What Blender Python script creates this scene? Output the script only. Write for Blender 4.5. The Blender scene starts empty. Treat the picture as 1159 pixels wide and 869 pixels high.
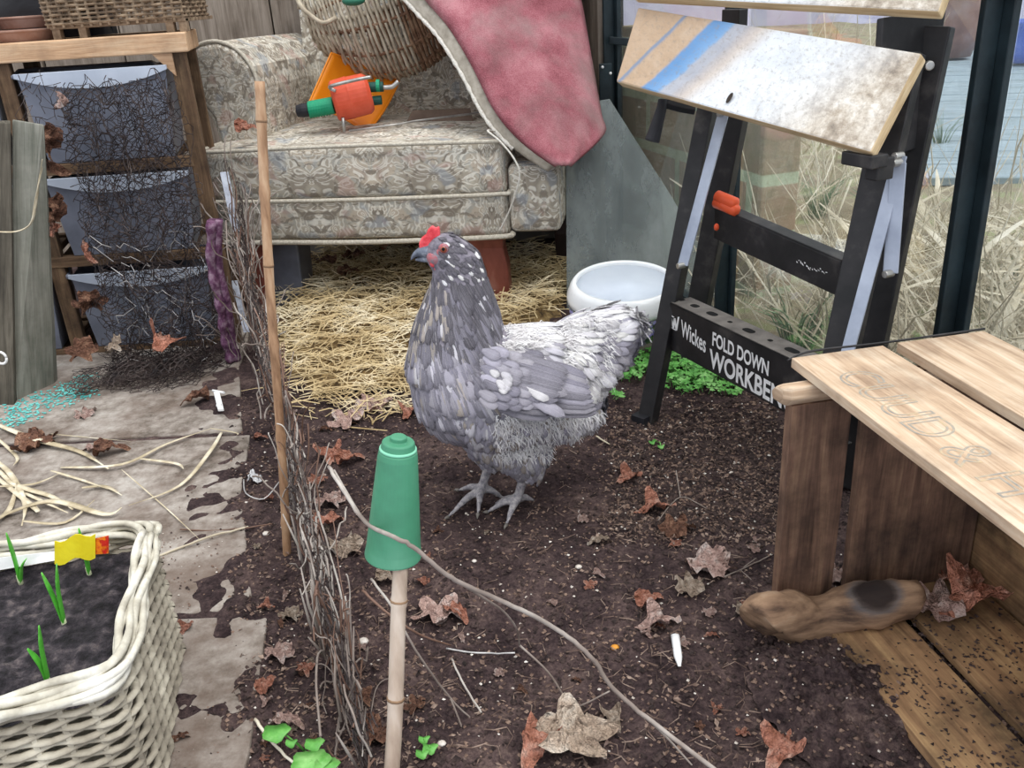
import bpy, bmesh, math, random
from mathutils import Vector as V, Matrix, noise, Quaternion
from math import sin, cos, pi, radians, sqrt, atan2
R = random.Random(7)
SC = bpy.context.scene
COL = SC.collection
# ------------------------------------------------------------------ camera
FPX, CX, CY = 1000., 579.5, 434.5
PITCH, ROLL, H = radians(24), radians(-3.7), .80
cd = bpy.data.cameras.new('camera'); cam = bpy.data.objects.new('camera', cd); COL.objects.link(cam)
cd.sensor_width = 36; cd.lens = 36*FPX/1159; cd.clip_start = .02; cd.clip_end = 200
CM = Matrix.Rotation(pi/2-PITCH, 3, 'X') @ Matrix.Rotation(ROLL, 3, 'Z')
cam.matrix_world = Matrix.Translation((0, 0, H)) @ CM.to_4x4()
SC.camera = cam
def ray(x, y): return CM @ V(((x-CX)/FPX, -(y-CY)/FPX, -1))
def G(x, y, z=0.):
    d = ray(x, y); return V((0, 0, H)) + d*((z-H)/d.z)
def P(x, y, Y):
    d = ray(x, y); return V((0, 0, H)) + d*(Y/d.y)
def PL(x, y, p0, n):
    d = ray(x, y); c = V((0, 0, H)); return c + d*((p0-c).dot(n)/d.dot(n))
# ------------------------------------------------------------------ materials
def srgb(h):
    if not isinstance(h, str): return tuple(h)+(1,)
    h = h.lstrip('#'); r = []
    for i in (0, 2, 4):
        c = int(h[i:i+2], 16)/255
        r.append(c/12.92 if c <= .04045 else ((c+.055)/1.055)**2.4)
    return tuple(r)+(1,)
class NT:
    def __init__(s, name):
        s.m = bpy.data.materials.new(name); s.m.use_nodes = True; s.t = s.m.node_tree
        s.t.nodes.clear(); s.out = s.t.nodes.new('ShaderNodeOutputMaterial')
    def n(s, typ, ins=None, **kw):
        nd = s.t.nodes.new(typ)
        for k, v in kw.items(): setattr(nd, k, v)
        for k, v in (ins or {}).items():
            sock = nd.inputs[k]
            if isinstance(v, bpy.types.NodeSocket): s.t.links.new(v, sock)
            else: sock.default_value = v
        return nd
    def ramp(s, fac, stops, interp='LINEAR'):
        nd = s.n('ShaderNodeValToRGB', {0: fac}); cr = nd.color_ramp; cr.interpolation = interp
        while len(cr.elements) < len(stops): cr.elements.new(.5)
        for e, (p, c) in zip(cr.elements, stops): e.position = p; e.color = srgb(c) if not isinstance(c, float) else (c, c, c, 1)
        return nd.outputs[0]
    def mix(s, fac, a, b, mode='MIX'):
        nd = s.n('ShaderNodeMix', data_type='RGBA', blend_type=mode)
        for i, v in ((0, fac), (6, a), (7, b)):
            if isinstance(v, bpy.types.NodeSocket): s.t.links.new(v, nd.inputs[i])
            elif i and isinstance(v, str): nd.inputs[i].default_value = srgb(v)
            else: nd.inputs[i].default_value = v
        return nd.outputs[2]
    def math(s, op, a, b=0., c=None):
        nd = s.n('ShaderNodeMath', {0: a, 1: b}, operation=op)
        return nd.outputs[0]
    def coord(s, which='Object', scale=(1, 1, 1), loc=(0, 0, 0)):
        tc = s.n('ShaderNodeTexCoord')
        return s.n('ShaderNodeMapping', {'Vector': tc.outputs[which], 'Scale': scale, 'Location': loc}).outputs[0]
    def noise(s, co, scale=5., detail=4., rough=.55, dist=0.):
        return s.n('ShaderNodeTexNoise', {'Vector': co, 'Scale': scale, 'Detail': detail, 'Roughness': rough, 'Distortion': dist}).outputs[0]
    def bsdf(s, col, rough=.8, bump=None, bd=.002, metal=0., spec=.4, **kw):
        b = s.n('ShaderNodeBsdfPrincipled', {'Base Color': srgb(col) if isinstance(col, str) else col, 'Roughness': rough, 'Metallic': metal, 'Specular IOR Level': spec})
        for k, v in kw.items(): b.inputs[k.replace('_', ' ')].default_value = v
        if bump is not None:
            s.t.links.new(s.n('ShaderNodeBump', {'Height': bump, 'Distance': bd, 'Strength': 1.}).outputs[0], b.inputs['Normal'])
        s.t.links.new(b.outputs[0], s.out.inputs[0]); return b
def nmat(name, stops, scale=10, rough=.8, bump=.002, stretch=(1, 1, 1), coord='Object', detail=5., spec=.35, metal=0., dist=0., bscale=None, **kw):
    t = NT(name); co = t.coord(coord, stretch)
    f = t.noise(co, scale, detail, .6, dist)
    b = t.noise(co, bscale or scale*3, 4.) if bump else None
    t.bsdf(t.ramp(f, stops), rough, b, bump, metal, spec, **kw); return t.m
def wood(name, light, mid, dark, dirt_haze='#3a2c22', dirt_amt=.3, rough=.75, scale=1., knots=True):
    t = NT(name); co = t.coord('UV', (2.*scale, 22*scale, 1))
    w = t.noise(co, 3., 6., .6, .8)
    co2 = t.coord('UV', (6*scale, 120*scale, 1)); fine = t.noise(co2, 3., 3., .5)
    g = t.math('ADD', t.math('MULTIPLY', w, .75), t.math('MULTIPLY', fine, .25))
    c = t.ramp(g, [(.3, dark), (.48, mid), (.66, light)])
    co3 = t.coord('Object'); d = t.noise(co3, 9*scale, 6., .65)
    m = t.ramp(d, [(.44, 0.), (.66, float(dirt_amt))])
    c = t.mix(m, c, dirt_haze)
    t.bsdf(c, rough, g, .0015, 0, .3); return t.m
# ------------------------------------------------------------------ mesh builder
class MB:
    def __init__(s): s.v = []; s.f = []; s.uv = []; s.mi = []; s.c = []; s.cm = 0; s.cc = None
    def add(s, vs, fs, uvs=None):
        o = len(s.v); s.v.extend(vs)
        for i, f in enumerate(fs):
            s.f.append(tuple(o+k for k in f)); s.mi.append(s.cm); s.uv.append(uvs[i] if uvs else None)
        if s.cc is not None: s.c.extend([s.cc]*len(vs))
    def hexa(s, p):   # 8 points bottom 0-3, top 4-7
        fs = [(3, 2, 1, 0), (4, 5, 6, 7), (0, 1, 5, 4), (1, 2, 6, 5), (2, 3, 7, 6), (3, 0, 4, 7)]
        ul = (p[1]-p[0]).length; vl = (p[3]-p[0]).length; h = (p[4]-p[0]).length; j = R.random()*5
        if ul < vl and h < vl:   # v long
            uvs = [[(vl+j, 0), (vl+j, ul), (j, ul), (j, 0)], [(j, 0), (j, ul), (vl+j, ul), (vl+j, 0)], [(0, j), (0, ul+j), (h, ul+j), (h, j)], [(j, .3), (vl+j, .3), (vl+j, .3+h), (j, .3+h)], [(0, j), (0, ul+j), (h, ul+j), (h, j)], [(vl+j, .6), (j, .6), (j, .6+h), (vl+j, .6+h)]]
        elif h > ul:
            uvs = [[(0, j), (0, j+ul), (vl, j+ul), (vl, j)], [(0, j), (0, j+ul), (vl, j+ul), (vl, j)]] + [[(j, k), (j, k+w), (j+h, k+w), (j+h, k)] for k, w in ((0, ul), (.2, vl), (.4, ul), (.6, vl))]
        else:
            uvs = [[(j, vl), (ul+j, vl), (ul+j, 0), (j, 0)], [(j, 0), (ul+j, 0), (ul+j, vl), (j, vl)], [(j, .3), (ul+j, .3), (ul+j, .3+h), (j, .3+h)], [(0, j), (0, vl+j), (h, vl+j), (h, j)], [(ul+j, .6), (j, .6), (j, .6+h), (ul+j, .6+h)], [(0, j), (0, vl+j), (h, vl+j), (h, j)]]
        s.add([V(q) for q in p], fs, uvs)
    def box(s, o, a, b, c):  # origin corner and three edge vectors
        o, a, b, c = V(o), V(a), V(b), V(c)
        if a.cross(b).dot(c) < 0: o = o+a; a = -a
        s.hexa([o, o+a, o+a+b, o+b, o+c, o+a+c, o+a+b+c, o+b+c])
    def cbox(s, c, sx, sy, sz, rz=0.):
        a = V((cos(rz), sin(rz), 0))*sx; b = V((-sin(rz), cos(rz), 0))*sy; k = V((0, 0, sz))
        s.box(V(c)-a/2-b/2-k/2, a, b, k)
    def tube(s, pts, r, n=6, cap=True, flat=1., twist=0.):
        pts = [V(p) for p in pts]; N = len(pts)
        rs = r if isinstance(r, (list, tuple)) else [r]*N
        vs = []; up = None; L = 0; uL = []
        for i, p in enumerate(pts):
            t = (pts[min(i+1, N-1)]-pts[max(i-1, 0)])
            if t.length < 1e-9: t = V((0, 0, 1))
            t.normalize()
            if up is None:
                up = V((0, 0, 1)) if abs(t.z) < .9 else V((1, 0, 0))
            a = up - t*up.dot(t)
            if a.length < 1e-6: a = t.orthogonal()
            a.normalize(); b = t.cross(a); up = a
            if i: L += (p-pts[i-1]).length
            uL.append(L)
            for k in range(n):
                an = 2*pi*k/n + twist*i; vs.append(p + (a*cos(an)*flat + b*sin(an))*rs[i])
        fs = []; uvs = []
        for i in range(N-1):
            for k in range(n):
                k2 = (k+1) % n; fs.append((i*n+k, i*n+k2, (i+1)*n+k2, (i+1)*n+k))
                w = 2*pi*rs[i]/n; uvs.append([(uL[i], k*w), (uL[i], (k+1)*w), (uL[i+1], (k+1)*w), (uL[i+1], k*w)])
        if cap:
            fs.append(tuple(reversed(range(n)))); uvs.append([(0, 0)]*n)
            fs.append(tuple((N-1)*n+k for k in range(n))); uvs.append([(0, 0)]*n)
        s.add(vs, fs, uvs)
    def stick(s, a, b, r, n=3):
        t = (b-a)
        if t.length < 1e-9: return
        t = t.normalized(); u = t.orthogonal().normalized(); w = t.cross(u)
        vs = [q + (u*cos(2*pi*k/n)+w*sin(2*pi*k/n))*r for q in (a, b) for k in range(n)]
        s.add(vs, [(k, (k+1) % n, n+(k+1) % n, n+k) for k in range(n)])
    def lathe(s, c, prof, n=32, axis=(0, 0, 1), close=False):
        ax = V(axis).normalized(); u = ax.orthogonal().normalized(); w = ax.cross(u); c = V(c)
        vs = [c + ax*z + (u*cos(2*pi*k/n)+w*sin(2*pi*k/n))*r for r, z in prof for k in range(n)]
        fs = [(i*n+k, i*n+(k+1) % n, (i+1)*n+(k+1) % n, (i+1)*n+k) for i in range(len(prof)-1) for k in range(n)]
        if prof[0][0] > 1e-5: fs.append(tuple(reversed(range(n))))
        if prof[-1][0] > 1e-5: fs.append(tuple((len(prof)-1)*n+k for k in range(n)))
        s.add(vs, fs)
    def ellip(s, c, rx, ry, rz, nu=12, nv=8, ax=None):
        c = V(c); A = ax or (V((1, 0, 0)), V((0, 1, 0)), V((0, 0, 1)))
        vs = [c - A[2]*rz]
        for i in range(1, nv):
            ph = -pi/2 + pi*i/nv
            for k in range(nu):
                th = 2*pi*k/nu; vs.append(c + A[0]*rx*cos(ph)*cos(th) + A[1]*ry*cos(ph)*sin(th) + A[2]*rz*sin(ph))
        vs.append(c + A[2]*rz); fs = []
        for k in range(nu):
            fs.append((0, 1+(k+1) % nu, 1+k)); fs.append((len(vs)-1, 1+(nv-2)*nu+k, 1+(nv-2)*nu+(k+1) % nu))
            for i in range(nv-2): fs.append((1+i*nu+k, 1+i*nu+(k+1) % nu, 1+(i+1)*nu+(k+1) % nu, 1+(i+1)*nu+k))
        s.add(vs, fs)
    def grid(s, fn, nu, nv, cu=False, uvf=None):
        vs = [V(fn(i/nu, j/nv)) for j in range(nv+1) for i in range(nu+1)]
        fs = []; uvs = []
        for j in range(nv):
            for i in range(nu):
                a = j*(nu+1)+i; fs.append((a, a+1, a+nu+2, a+nu+1))
                uvs.append([(x/nu, y/nv) for x, y in ((i, j), (i+1, j), (i+1, j+1), (i, j+1))])
        s.add(vs, fs, uvs)
    def prism(s, poly, ext):   # poly: list of 3D points (planar), extruded by vector ext
        poly = [V(p) for p in poly]; ext = V(ext); n = len(poly)
        nr = V((0, 0, 0))
        for i in range(n): nr += (poly[i]-poly[0]).cross(poly[(i+1) % n]-poly[0])
        if nr.dot(ext) > 0: poly = poly[::-1]
        vs = poly + [p+ext for p in poly]
        fs = [tuple(range(n)), tuple(reversed(range(n, 2*n)))] + [((i+1) % n, i, n+i, n+(i+1) % n) for i in range(n)]
        s.add(vs, fs)
ORG = {}
def O(name, mb, mat, parent=None, smooth=False, bevel=0., loc=None, label=None, cat=None, group=None, kind=None, solid=0., sub=0, autouv=1.):
    org = ORG[parent.name] if parent else V(loc if loc is not None else (0, 0, 0))
    me = bpy.data.meshes.new(name)
    me.from_pydata([tuple(v-org) for v in mb.v], [], mb.f)
    mats = mat if isinstance(mat, (list, tuple)) else [mat]
    for m in mats: me.materials.append(m)
    if len(mats) > 1: me.polygons.foreach_set('material_index', mb.mi)
    uvl = me.uv_layers.new(name='UVMap'); buf = []
    for p in me.polygons:
        u = mb.uv[p.index]
        if u: 
            for q in u: buf.extend(q)
        else:
            nx, ny, nz = (abs(c) for c in p.normal)
            for vi in p.vertices:
                c = me.vertices[vi].co
                if nz >= nx and nz >= ny: buf.extend((c.x, c.y))
                elif ny >= nx: buf.extend((c.x, c.z))
                else: buf.extend((c.y, c.z))
    uvl.data.foreach_set('uv', buf)
    if mb.c and len(mb.c) == len(mb.v):
        ca = me.color_attributes.new('tint', 'FLOAT_COLOR', 'POINT'); b2 = []
        for c in mb.c: b2.extend((c[0], c[1], c[2], 1))
        ca.data.foreach_set('color', b2)
    if smooth: me.polygons.foreach_set('use_smooth', [True]*len(me.polygons))
    me.update()
    o = bpy.data.objects.new(name, me); COL.objects.link(o)
    if parent: o.parent = parent
    else: o.location = org
    ORG[o.name] = org
    if solid: 
        md = o.modifiers.new('s', 'SOLIDIFY'); md.thickness = solid; md.offset = 0
    if bevel: 
        md = o.modifiers.new('b', 'BEVEL'); md.width = bevel; md.segments = 2; md.limit_method = 'ANGLE'
    if sub:
        md = o.modifiers.new('u', 'SUBSURF'); md.levels = sub; md.render_levels = sub
    if label: o['label'] = label
    if cat: o['category'] = cat
    if group: o['group'] = group
    if kind: o['kind'] = kind
    return o
def T(name, label, cat, loc, group=None, kind=None):
    o = bpy.data.objects.new(name, None); COL.objects.link(o); o.location = loc; o.empty_display_size = .05
    ORG[o.name] = V(loc); o['label'] = label; o['category'] = cat
    if group: o['group'] = group
    if kind: o['kind'] = kind
    return o
def dup(o, loc, rot=None, scale=None, label=None, group=None):
    c = o.copy(); COL.objects.link(c); c.location = loc
    if rot is not None: c.rotation_euler = rot
    if scale is not None: c.scale = (scale,)*3 if not isinstance(scale, (tuple, list)) else scale
    if label: c['label'] = label
    if group: c['group'] = group
    for ch in [k for k in o.children]:
        d = ch.copy(); COL.objects.link(d); d.parent = c
    return c
def rnd(a, b): return R.uniform(a, b)
def spline(pts, n=6):
    pts = [V(p) for p in pts]; out = []
    for i in range(len(pts)-1):
        p0 = pts[max(i-1, 0)]; p1 = pts[i]; p2 = pts[i+1]; p3 = pts[min(i+2, len(pts)-1)]
        for k in range(n):
            t = k/n
            out.append(.5*((2*p1)+(p2-p0)*t+(2*p0-5*p1+4*p2-p3)*t*t+(3*p1-p0-3*p2+p3)*t**3))
    out.append(pts[-1]); return out
def nz(x, y, z=0., s=1.): return noise.noise(V((x*s, y*s, z*s)))
def gh(x, y):
    # ground relief: flat trodden path on the left, crumbly soil on the right
    pe = -.50 + .26*max(0., 1.39-y) - .30*max(0., y-1.39)         # edge of the path
    k = min(1., max(0., (x-pe)/.08+.3))
    h = k*(.014*nz(x, y, 0, 5) + .010*nz(x, y, 3, 16) + .005*nz(x, y, 7, 45) + .0018*nz(x, y, 7, 110)) + (1-k)*(.0015*nz(x, y, 5, 30)+.004)
    e = (x-pe+.02)/.07; h += .016*math.exp(-e*e)*(.35+.9*nz(x, y, 2, 11)+.5*nz(x, y, 2, 34))
    if x < pe-.1: h += .013*max(0, nz(x, y, 12, 5)+.4*nz(x, y, 12, 22)-.36)
    return h - .004
def inpoly(x, y, poly):
    c = False; j = len(poly)-1
    for i in range(len(poly)):
        if (poly[i][1] > y) != (poly[j][1] > y) and x < (poly[j][0]-poly[i][0])*(y-poly[i][1])/(poly[j][1]-poly[i][1])+poly[i][0]: c = not c
        j = i
    return c
# ------------------------------------------------------------------ light
SC.view_settings.view_transform = 'Standard'; SC.view_settings.look = 'None'; SC.view_settings.gamma = 1; SC.view_settings.exposure = .0
w = bpy.data.worlds.new('overcast_sky'); SC.world = w; w.use_nodes = True; nt = w.node_tree; nt.nodes.clear()
wo = nt.nodes.new('ShaderNodeOutputWorld'); bg = nt.nodes.new('ShaderNodeBackground'); rp = nt.nodes.new('ShaderNodeValToRGB')
sx = nt.nodes.new('ShaderNodeSeparateXYZ'); tc = nt.nodes.new('ShaderNodeTexCoord')
nt.links.new(tc.outputs['Generated'], sx.inputs[0]); nt.links.new(sx.outputs[2], rp.inputs[0]); nt.links.new(rp.outputs[0], bg.inputs[0]); nt.links.new(bg.outputs[0], wo.inputs[0])
rp.color_ramp.elements[0].position = .0; rp.color_ramp.elements[0].color = (.50, .54, .62, 1)
rp.color_ramp.elements[1].position = .75; rp.color_ramp.elements[1].color = (.96, .98, 1., 1)
bg.inputs[1].default_value = 1.75
sl = bpy.data.lights.new('daylight', 'SUN'); sl.energy = 1.9; sl.angle = radians(35); sl.color = (1., .98, .95)
so = bpy.data.objects.new('daylight', sl); COL.objects.link(so); so.rotation_euler = (radians(22), radians(14), radians(20))
# ------------------------------------------------------------------ ground
def soil_mat():
    t = NT('soil'); co = t.coord('Object')
    a = t.noise(co, 9, 6, .65); b = t.noise(co, 70, 5, .7); c = t.noise(co, 230, 3, .6)
    f = t.math('ADD', t.math('MULTIPLY', a, .45), t.math('ADD', t.math('MULTIPLY', b, .33), t.math('MULTIPLY', c, .22)))
    col = t.ramp(f, [(.36, '1c1517'), (.45, '352a2b'), (.53, '4c3e3d'), (.60, '65544f'), (.70, '948379')])
    sp = t.n('ShaderNodeTexVoronoi', {'Vector': co, 'Scale': 95.}).outputs['Distance']
    m = t.ramp(sp, [(.10, 1.), (.16, 0.)])
    k = t.ramp(t.noise(co, 33, 3), [(.56, 0.), (.62, .8)])
    col = t.mix(t.math('MULTIPLY', m, k), col, 'a08f80')
    t.bsdf(col, .95, f, .016, 0, .15); return t.m
M_soil = soil_mat()
mb = MB()
x0, x1, y0, y1 = -2.7, 1.45, .42, 3.15; nx, ny = 430, 330
def flo(u, v):
    y = y0+(y1-y0)*v; xr = min(x1, .355+(2.6-y)*.277) if y < 2.6 else .36
    x = x0+(xr-x0)*u; return V((x, y, gh(x, y)))
mb.grid(flo, nx, ny)
O('floor', mb, M_soil, smooth=True, kind='structure')
# trodden concrete path on the left, grimy
t = NT('dirty_concrete'); co = t.coord('Object')
a = t.noise(co, 6, 6, .7); b = t.noise(co, 45, 5, .7); f = t.math('ADD', t.math('MULTIPLY', a, .55), t.math('MULTIPLY', b, .45))
c = t.ramp(f, [(.38, '60574f'), (.47, '857c74'), (.55, '9d958d'), (.66, 'b3ada6')])
d = t.ramp(t.noise(co, 3.2, 6, .75), [(.46, 0.), (.64, .75)])
t.bsdf(t.mix(d, c, '6a5a50'), .92, f, .004, 0, .2); M_conc = t.m
def slab(poly, z0, z1):
    m = MB(); m.prism([V((x, y, z0)) for x, y in poly], V((0, 0, z1-z0))); return m
O('paving_slab', slab([(-.325, .42), (-.335, .78), (-.37, 1.03), (-1.3, 1.06), (-1.3, .42)], -.05, .006), M_conc, bevel=.003, kind='structure')
O('paving_slab', slab([(-.395, 1.045), (-.50, 1.39), (-.54, 1.62), (-1.7, 1.66), (-1.6, 1.075)], -.05, .004), M_conc, bevel=.003, kind='structure')
O('paving_slab', slab([(-.56, 1.635), (-.66, 2.0), (-.70, 2.3), (-1.7, 2.3), (-1.7, 1.675)], -.05, .005), M_conc, bevel=.003, kind='structure')
# ------------------------------------------------------------------ back wall of boards
M_wall = wood('weathered_boards', '#a89c90', '#8c8074', '#675b50', '#4a4038', .4, .9, .7)
mb = MB(); xs = [-2.2, -1.95, -1.72, -1.47, -1.20, -.975, -.702, -.40, -.16, .10, .275, .42]
for i in range(len(xs)-1):
    mb.box((xs[i]+.004, 3.12+.01*(i % 2), -.05), (xs[i+1]-xs[i]-.008, 0, 0), (0, .025, 0), (0, 0, 2.0))
O('wall_back', mb, M_wall, kind='structure')
mb = MB(); mb.box((-2.3, 3.18, -.1), (2.75, 0, 0), (0, .02, 0), (0, 0, 2.1))
O('wall_back_lining', mb, nmat('dark_lining', [(.3, '#1a1613'), (.7, '#2c2622')], 8), kind='structure')
mb = MB(); mb.box((-1.0, 3.06, .0), (1.35, 0, 0), (0, .05, 0), (0, 0, .20)); mb.box((-1.0, 3.02, .0), (1.35, 0, 0), (0, .05, 0), (0, 0, .13))
O('baseboard_back', mb, nmat('grey_plinth', [(.3, '#757069'), (.7, '#98938c')], 8), bevel=.004, kind='structure')
# ------------------------------------------------------------------ glazed side wall
M_frame = nmat('black_frame', [(.3, '#10181c'), (.7, '#26343a')], 14, .45, .0005)
gA, gdir = V((.34, 2.6, 0)), V((.267, -.964, 0)).normalized(); gn = V((.964, .267, 0)).normalized()
t = NT('window_glass'); gl = t.n('ShaderNodeBsdfGlossy', {'Roughness': .02, 'Color': (1, 1, 1, 1)}); tr = t.n('ShaderNodeBsdfTransparent', {'Color': (.97, .985, .98, 1)})
df = t.n('ShaderNodeBsdfDiffuse', {'Color': srgb('c8d0cc')}); dirt_haze = t.ramp(t.noise(t.coord('Object'), 5, 6, .7), [(.42, .03), (.8, .11)])  # diffuse veil on the panes: dirt plus haze painted into the glass
fr = t.n('ShaderNodeFresnel', {'IOR': 1.45}).outputs[0]
s1 = t.n('ShaderNodeMixShader', {0: t.math('MULTIPLY', fr, .3), 1: tr.outputs[0], 2: gl.outputs[0]})
s2 = t.n('ShaderNodeMixShader', {0: dirt_haze, 1: s1.outputs[0], 2: df.outputs[0]}); t.t.links.new(s2.outputs[0], t.out.inputs[0]); M_glass = t.m
posts = [0., .66, 1.352, 2.04]
for i, s in enumerate(posts):
    mb = MB(); c = gA+gdir*s; w_ = .05 if i != 1 else .035
    mb.box(c-gdir*w_/2-V((0, 0, .05)), gdir*w_, gn*.012, (0, 0, 1.9)); mb.box(c-gdir*.006-V((0, 0, .05)), gdir*.012, -gn*.03, (0, 0, 1.9))
    if i == 2: mb.box(c-gdir*.025-gn*.012-V((0, 0, .05)), gdir*.018, gn*.012, (0, 0, 1.9))
    O('trim_%d' % (i+1), mb, M_frame, bevel=.002, kind='structure')
for i in range(3):
    mb = MB(); a = gA+gdir*(posts[i]+.02)+gn*.013; mb.box(a+V((0, 0, .03)), gdir*(posts[i+1]-posts[i]-.04), gn*.004, (0, 0, 1.8))
    O('window_%d' % (i+1), mb, M_glass, kind='structure')
mb = MB(); mb.box(gA-gdir*.02-V((0, 0, .06)), gdir*2.08, gn*.03, (0, 0, .11)); O('trim_5', mb, M_frame, kind='structure')
mb = MB(); mb.box((.30, 2.62, -.05), (.05, .0, 0), (0, .5, 0), (0, 0, 1.9)); O('wall_corner', mb, M_wall, kind='structure')
# black hinge bracket on the far glazing bar
q = PL(683, 80, gA-gn*.03, gn)
r_ = T('bracket', 'black metal bracket with white screws on the far glazing bar', 'bracket', q)
mb = MB(); c0, c1 = P(684, 72, 2.56), P(684, 126, 2.56); mb.box(c1-V((.012, 0, 0)), V((.035, 0, 0)), V((0, .012, 0)), V((0, 0, c0.z-c1.z)))
k0 = P(690, 50, 2.57); mb.box(k0, V((.06, -.03, -.008)), V((0, .012, 0)), V((0, 0, .02)))
O('plate', mb, M_frame, r_, bevel=.002)
M_white = nmat('white_paint', [(.3, '#d8d8d8'), (.7, '#f2f2f2')], 30, .4, .0002)
for x, y in ((682, 76), (691, 83), (682, 119), (691, 125)):
    mb = MB(); mb.ellip(P(x, y, 2.558), .004, .003, .004); O('screw', mb, M_white, r_, smooth=True)
# ------------------------------------------------------------------ outside
M_earth = nmat('dry_outdoor_ground', [(.35, '#6e6350'), (.5, '#918670'), (.62, '#8a8f68'), (.75, '#b5aa94')], 6, .95, .01, detail=8)
mb = MB()
mb.grid(lambda u, v: (lambda x, y: V((x, y, -.01+.03*nz(x, y, 0, 2))))(.5+9*u, .3+17*v) if False else V((gA.x+.02+(2.6-(.3+17*v))*.277+9*u, .3+17*v, -.01+.03*nz(9*u, 17*v, 0, 2))), 60, 90)
O('outdoor_ground', mb, M_earth, smooth=True, kind='structure')
# low block wall
t = NT('stone_block_wall'); co = t.coord('UV')
br = t.n('ShaderNodeTexBrick', {'Vector': co, 'Color1': srgb('b39d86'), 'Color2': srgb('9c8c74'), 'Mortar': srgb('c3d0b4'), 'Scale': 1., 'Mortar Size': .018, 'Brick Width': .42, 'Row Height': .155, 'Mortar Smooth': .3})
n1 = t.noise(t.coord('Object'), 25, 6, .7); cc = t.mix(t.ramp(n1, [(.45, 0.), (.7, .45)]), br.outputs[0], '6c7550'); t.bsdf(cc, .95, n1, .006, 0, .2); M_block = t.m
mb = MB(); b0 = gA+gn*.24-gdir*.5; mb.box(b0-V((0, 0, .05)), gdir*.9, gn*.11, (0, 0, .72))
mb.uv = [None]*len(mb.f)
for i, f in enumerate(mb.f):
    mb.uv[i] = [((mb.v[k]-b0).dot(gdir)+(mb.v[k]-b0).dot(gn), mb.v[k].z) for k in f]
O('outdoor_block_wall', mb, M_block, bevel=.006, kind='structure')
# deck boards, pale blue white
M_deck = wood('washed_decking', '#a9b9c4', '#93a5b0', '#74858e', '#66706a', .3, .6, .5)
mb = MB(); dd = V((.955, -.296, 0)); dp = V((.296, .955, 0)); d0 = G(1040, 205)
d9 = (G(1050, 75)-d0).normalized(); kk = .145/d9.dot(dp)
for i in range(76):
    p = d0 + d9*(i*kk); mb.box(p-V((0, 0, .02)), dd*6.5, dp*.137, (0, 0, .035+.003*rnd(-1, 1)))
O('outdoor_deck', mb, M_deck, bevel=.004, kind='structure')
t = NT('lilac_render'); t.bsdf(t.ramp(t.noise(t.coord('Object'), 3, 4), [(.3, 'b9b6cf'), (.7, 'cfcde0')]), .9); M_lil = t.m
mb = MB(); mb.box((2.0, 16.5, -.1), (16, -3.6, 0), (.1, .3, 0), (0, 0, 3.5)); O('outdoor_house_wall', mb, M_lil, kind='structure')
# big pots on the deck
M_rust = nmat('rusty_pot', [(.35, '#7b5f5e'), (.5, '#93746f'), (.65, '#a08c8c')], 5, .8, .003)
def bigpot(name, px0, px1, ytop, ybot, Y, mat, label, cat):
    q_ = G((px0+px1)/2, ybot, .036); Y = q_.y; a = P(px0, ybot, Y); b = P(px1, ybot, Y); a.z = b.z = .036; c = (a+b)/2; r = (b-a).length/2; zt = P((px0+px1)/2, ytop, Y).z-c.z
    c = c+V((0, r, 0)); m = MB()
    m.lathe(c, [(r*.72, 0), (r*.95, zt*.2), (r*1.06, zt*.5), (r*1.02, zt*.9), (r*1.08, zt*.93), (r*1.08, zt), (r*.98, zt), (r*.95, zt*.85), (0, zt*.84)], 36)
    return O(name, m, mat, smooth=True, loc=c, label=label, cat=cat)
pz = P(1085, 66, 5.2).z
bigpot('garden_pot', 1062, 1118, -40, 66, 5.2, M_rust, 'large dull red pot standing on the pale deck outside the glass', 'pot')
bigpot('garden_barrel', 1143, 1200, 24, 72, 4.6, nmat('blue_plastic', [(.3, '#3f5fc0'), (.7, '#5878d8')], 5, .4, .0005), 'bright blue barrel on the deck beyond the glass', 'barrel')
# dry reeds lying and standing outside (too many to count)
M_reed = nmat('dry_reed', [(.3, '#a0947e'), (.5, '#d0c6b0'), (.7, '#f0eadc')], 5, .8, .001)
M_green = nmat('fresh_green', [(.3, '#3f7a2a'), (.5, '#62a53c'), (.7, '#8cc455')], 25, .5, .0005)
M_green2 = nmat('dull_green', [(.3, '#4f6b48'), (.5, '#71906a'), (.7, '#95b090')], 20, .6, .0005)
mb = MB()
for i in range(3400):
    s = rnd(.0, 2.4); off = rnd(.1, 1.3)**1.5; p = gA + gdir*(s-.3) + gn*(off+.05)
    if s < 1.0 and .10 < off < .45: continue
    L = rnd(.08, .5); an = rnd(0, 2*pi); up = rnd(-.05, .7) if R.random() < .55 else rnd(.8, 2.5)
    d = V((cos(an), sin(an), up)).normalized(); r = rnd(.001, .0035)
    p.z = rnd(0, .12); q = p+d*L
    if p.y > 2.5 or q.y > 2.5: continue
    if any(.22 < (k_-gA).dot(gn) < .37 and (k_-gA).dot(gdir) < .45 and k_.z < .75 for k_ in (p, q, (p+q)/2)): continue
    if (p-gA).dot(gn) < .04 or (q-gA).dot(gn) < .04: q = q+gn*(.05-min(0, (q-gA).dot(gn)))
    mid = (p+q)/2+V((rnd(-.03, .03), rnd(-.03, .03), rnd(0, .04)))
    mb.tube([p, mid, q], [r, r*1.1, r*.3], 3, False, .45)
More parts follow.
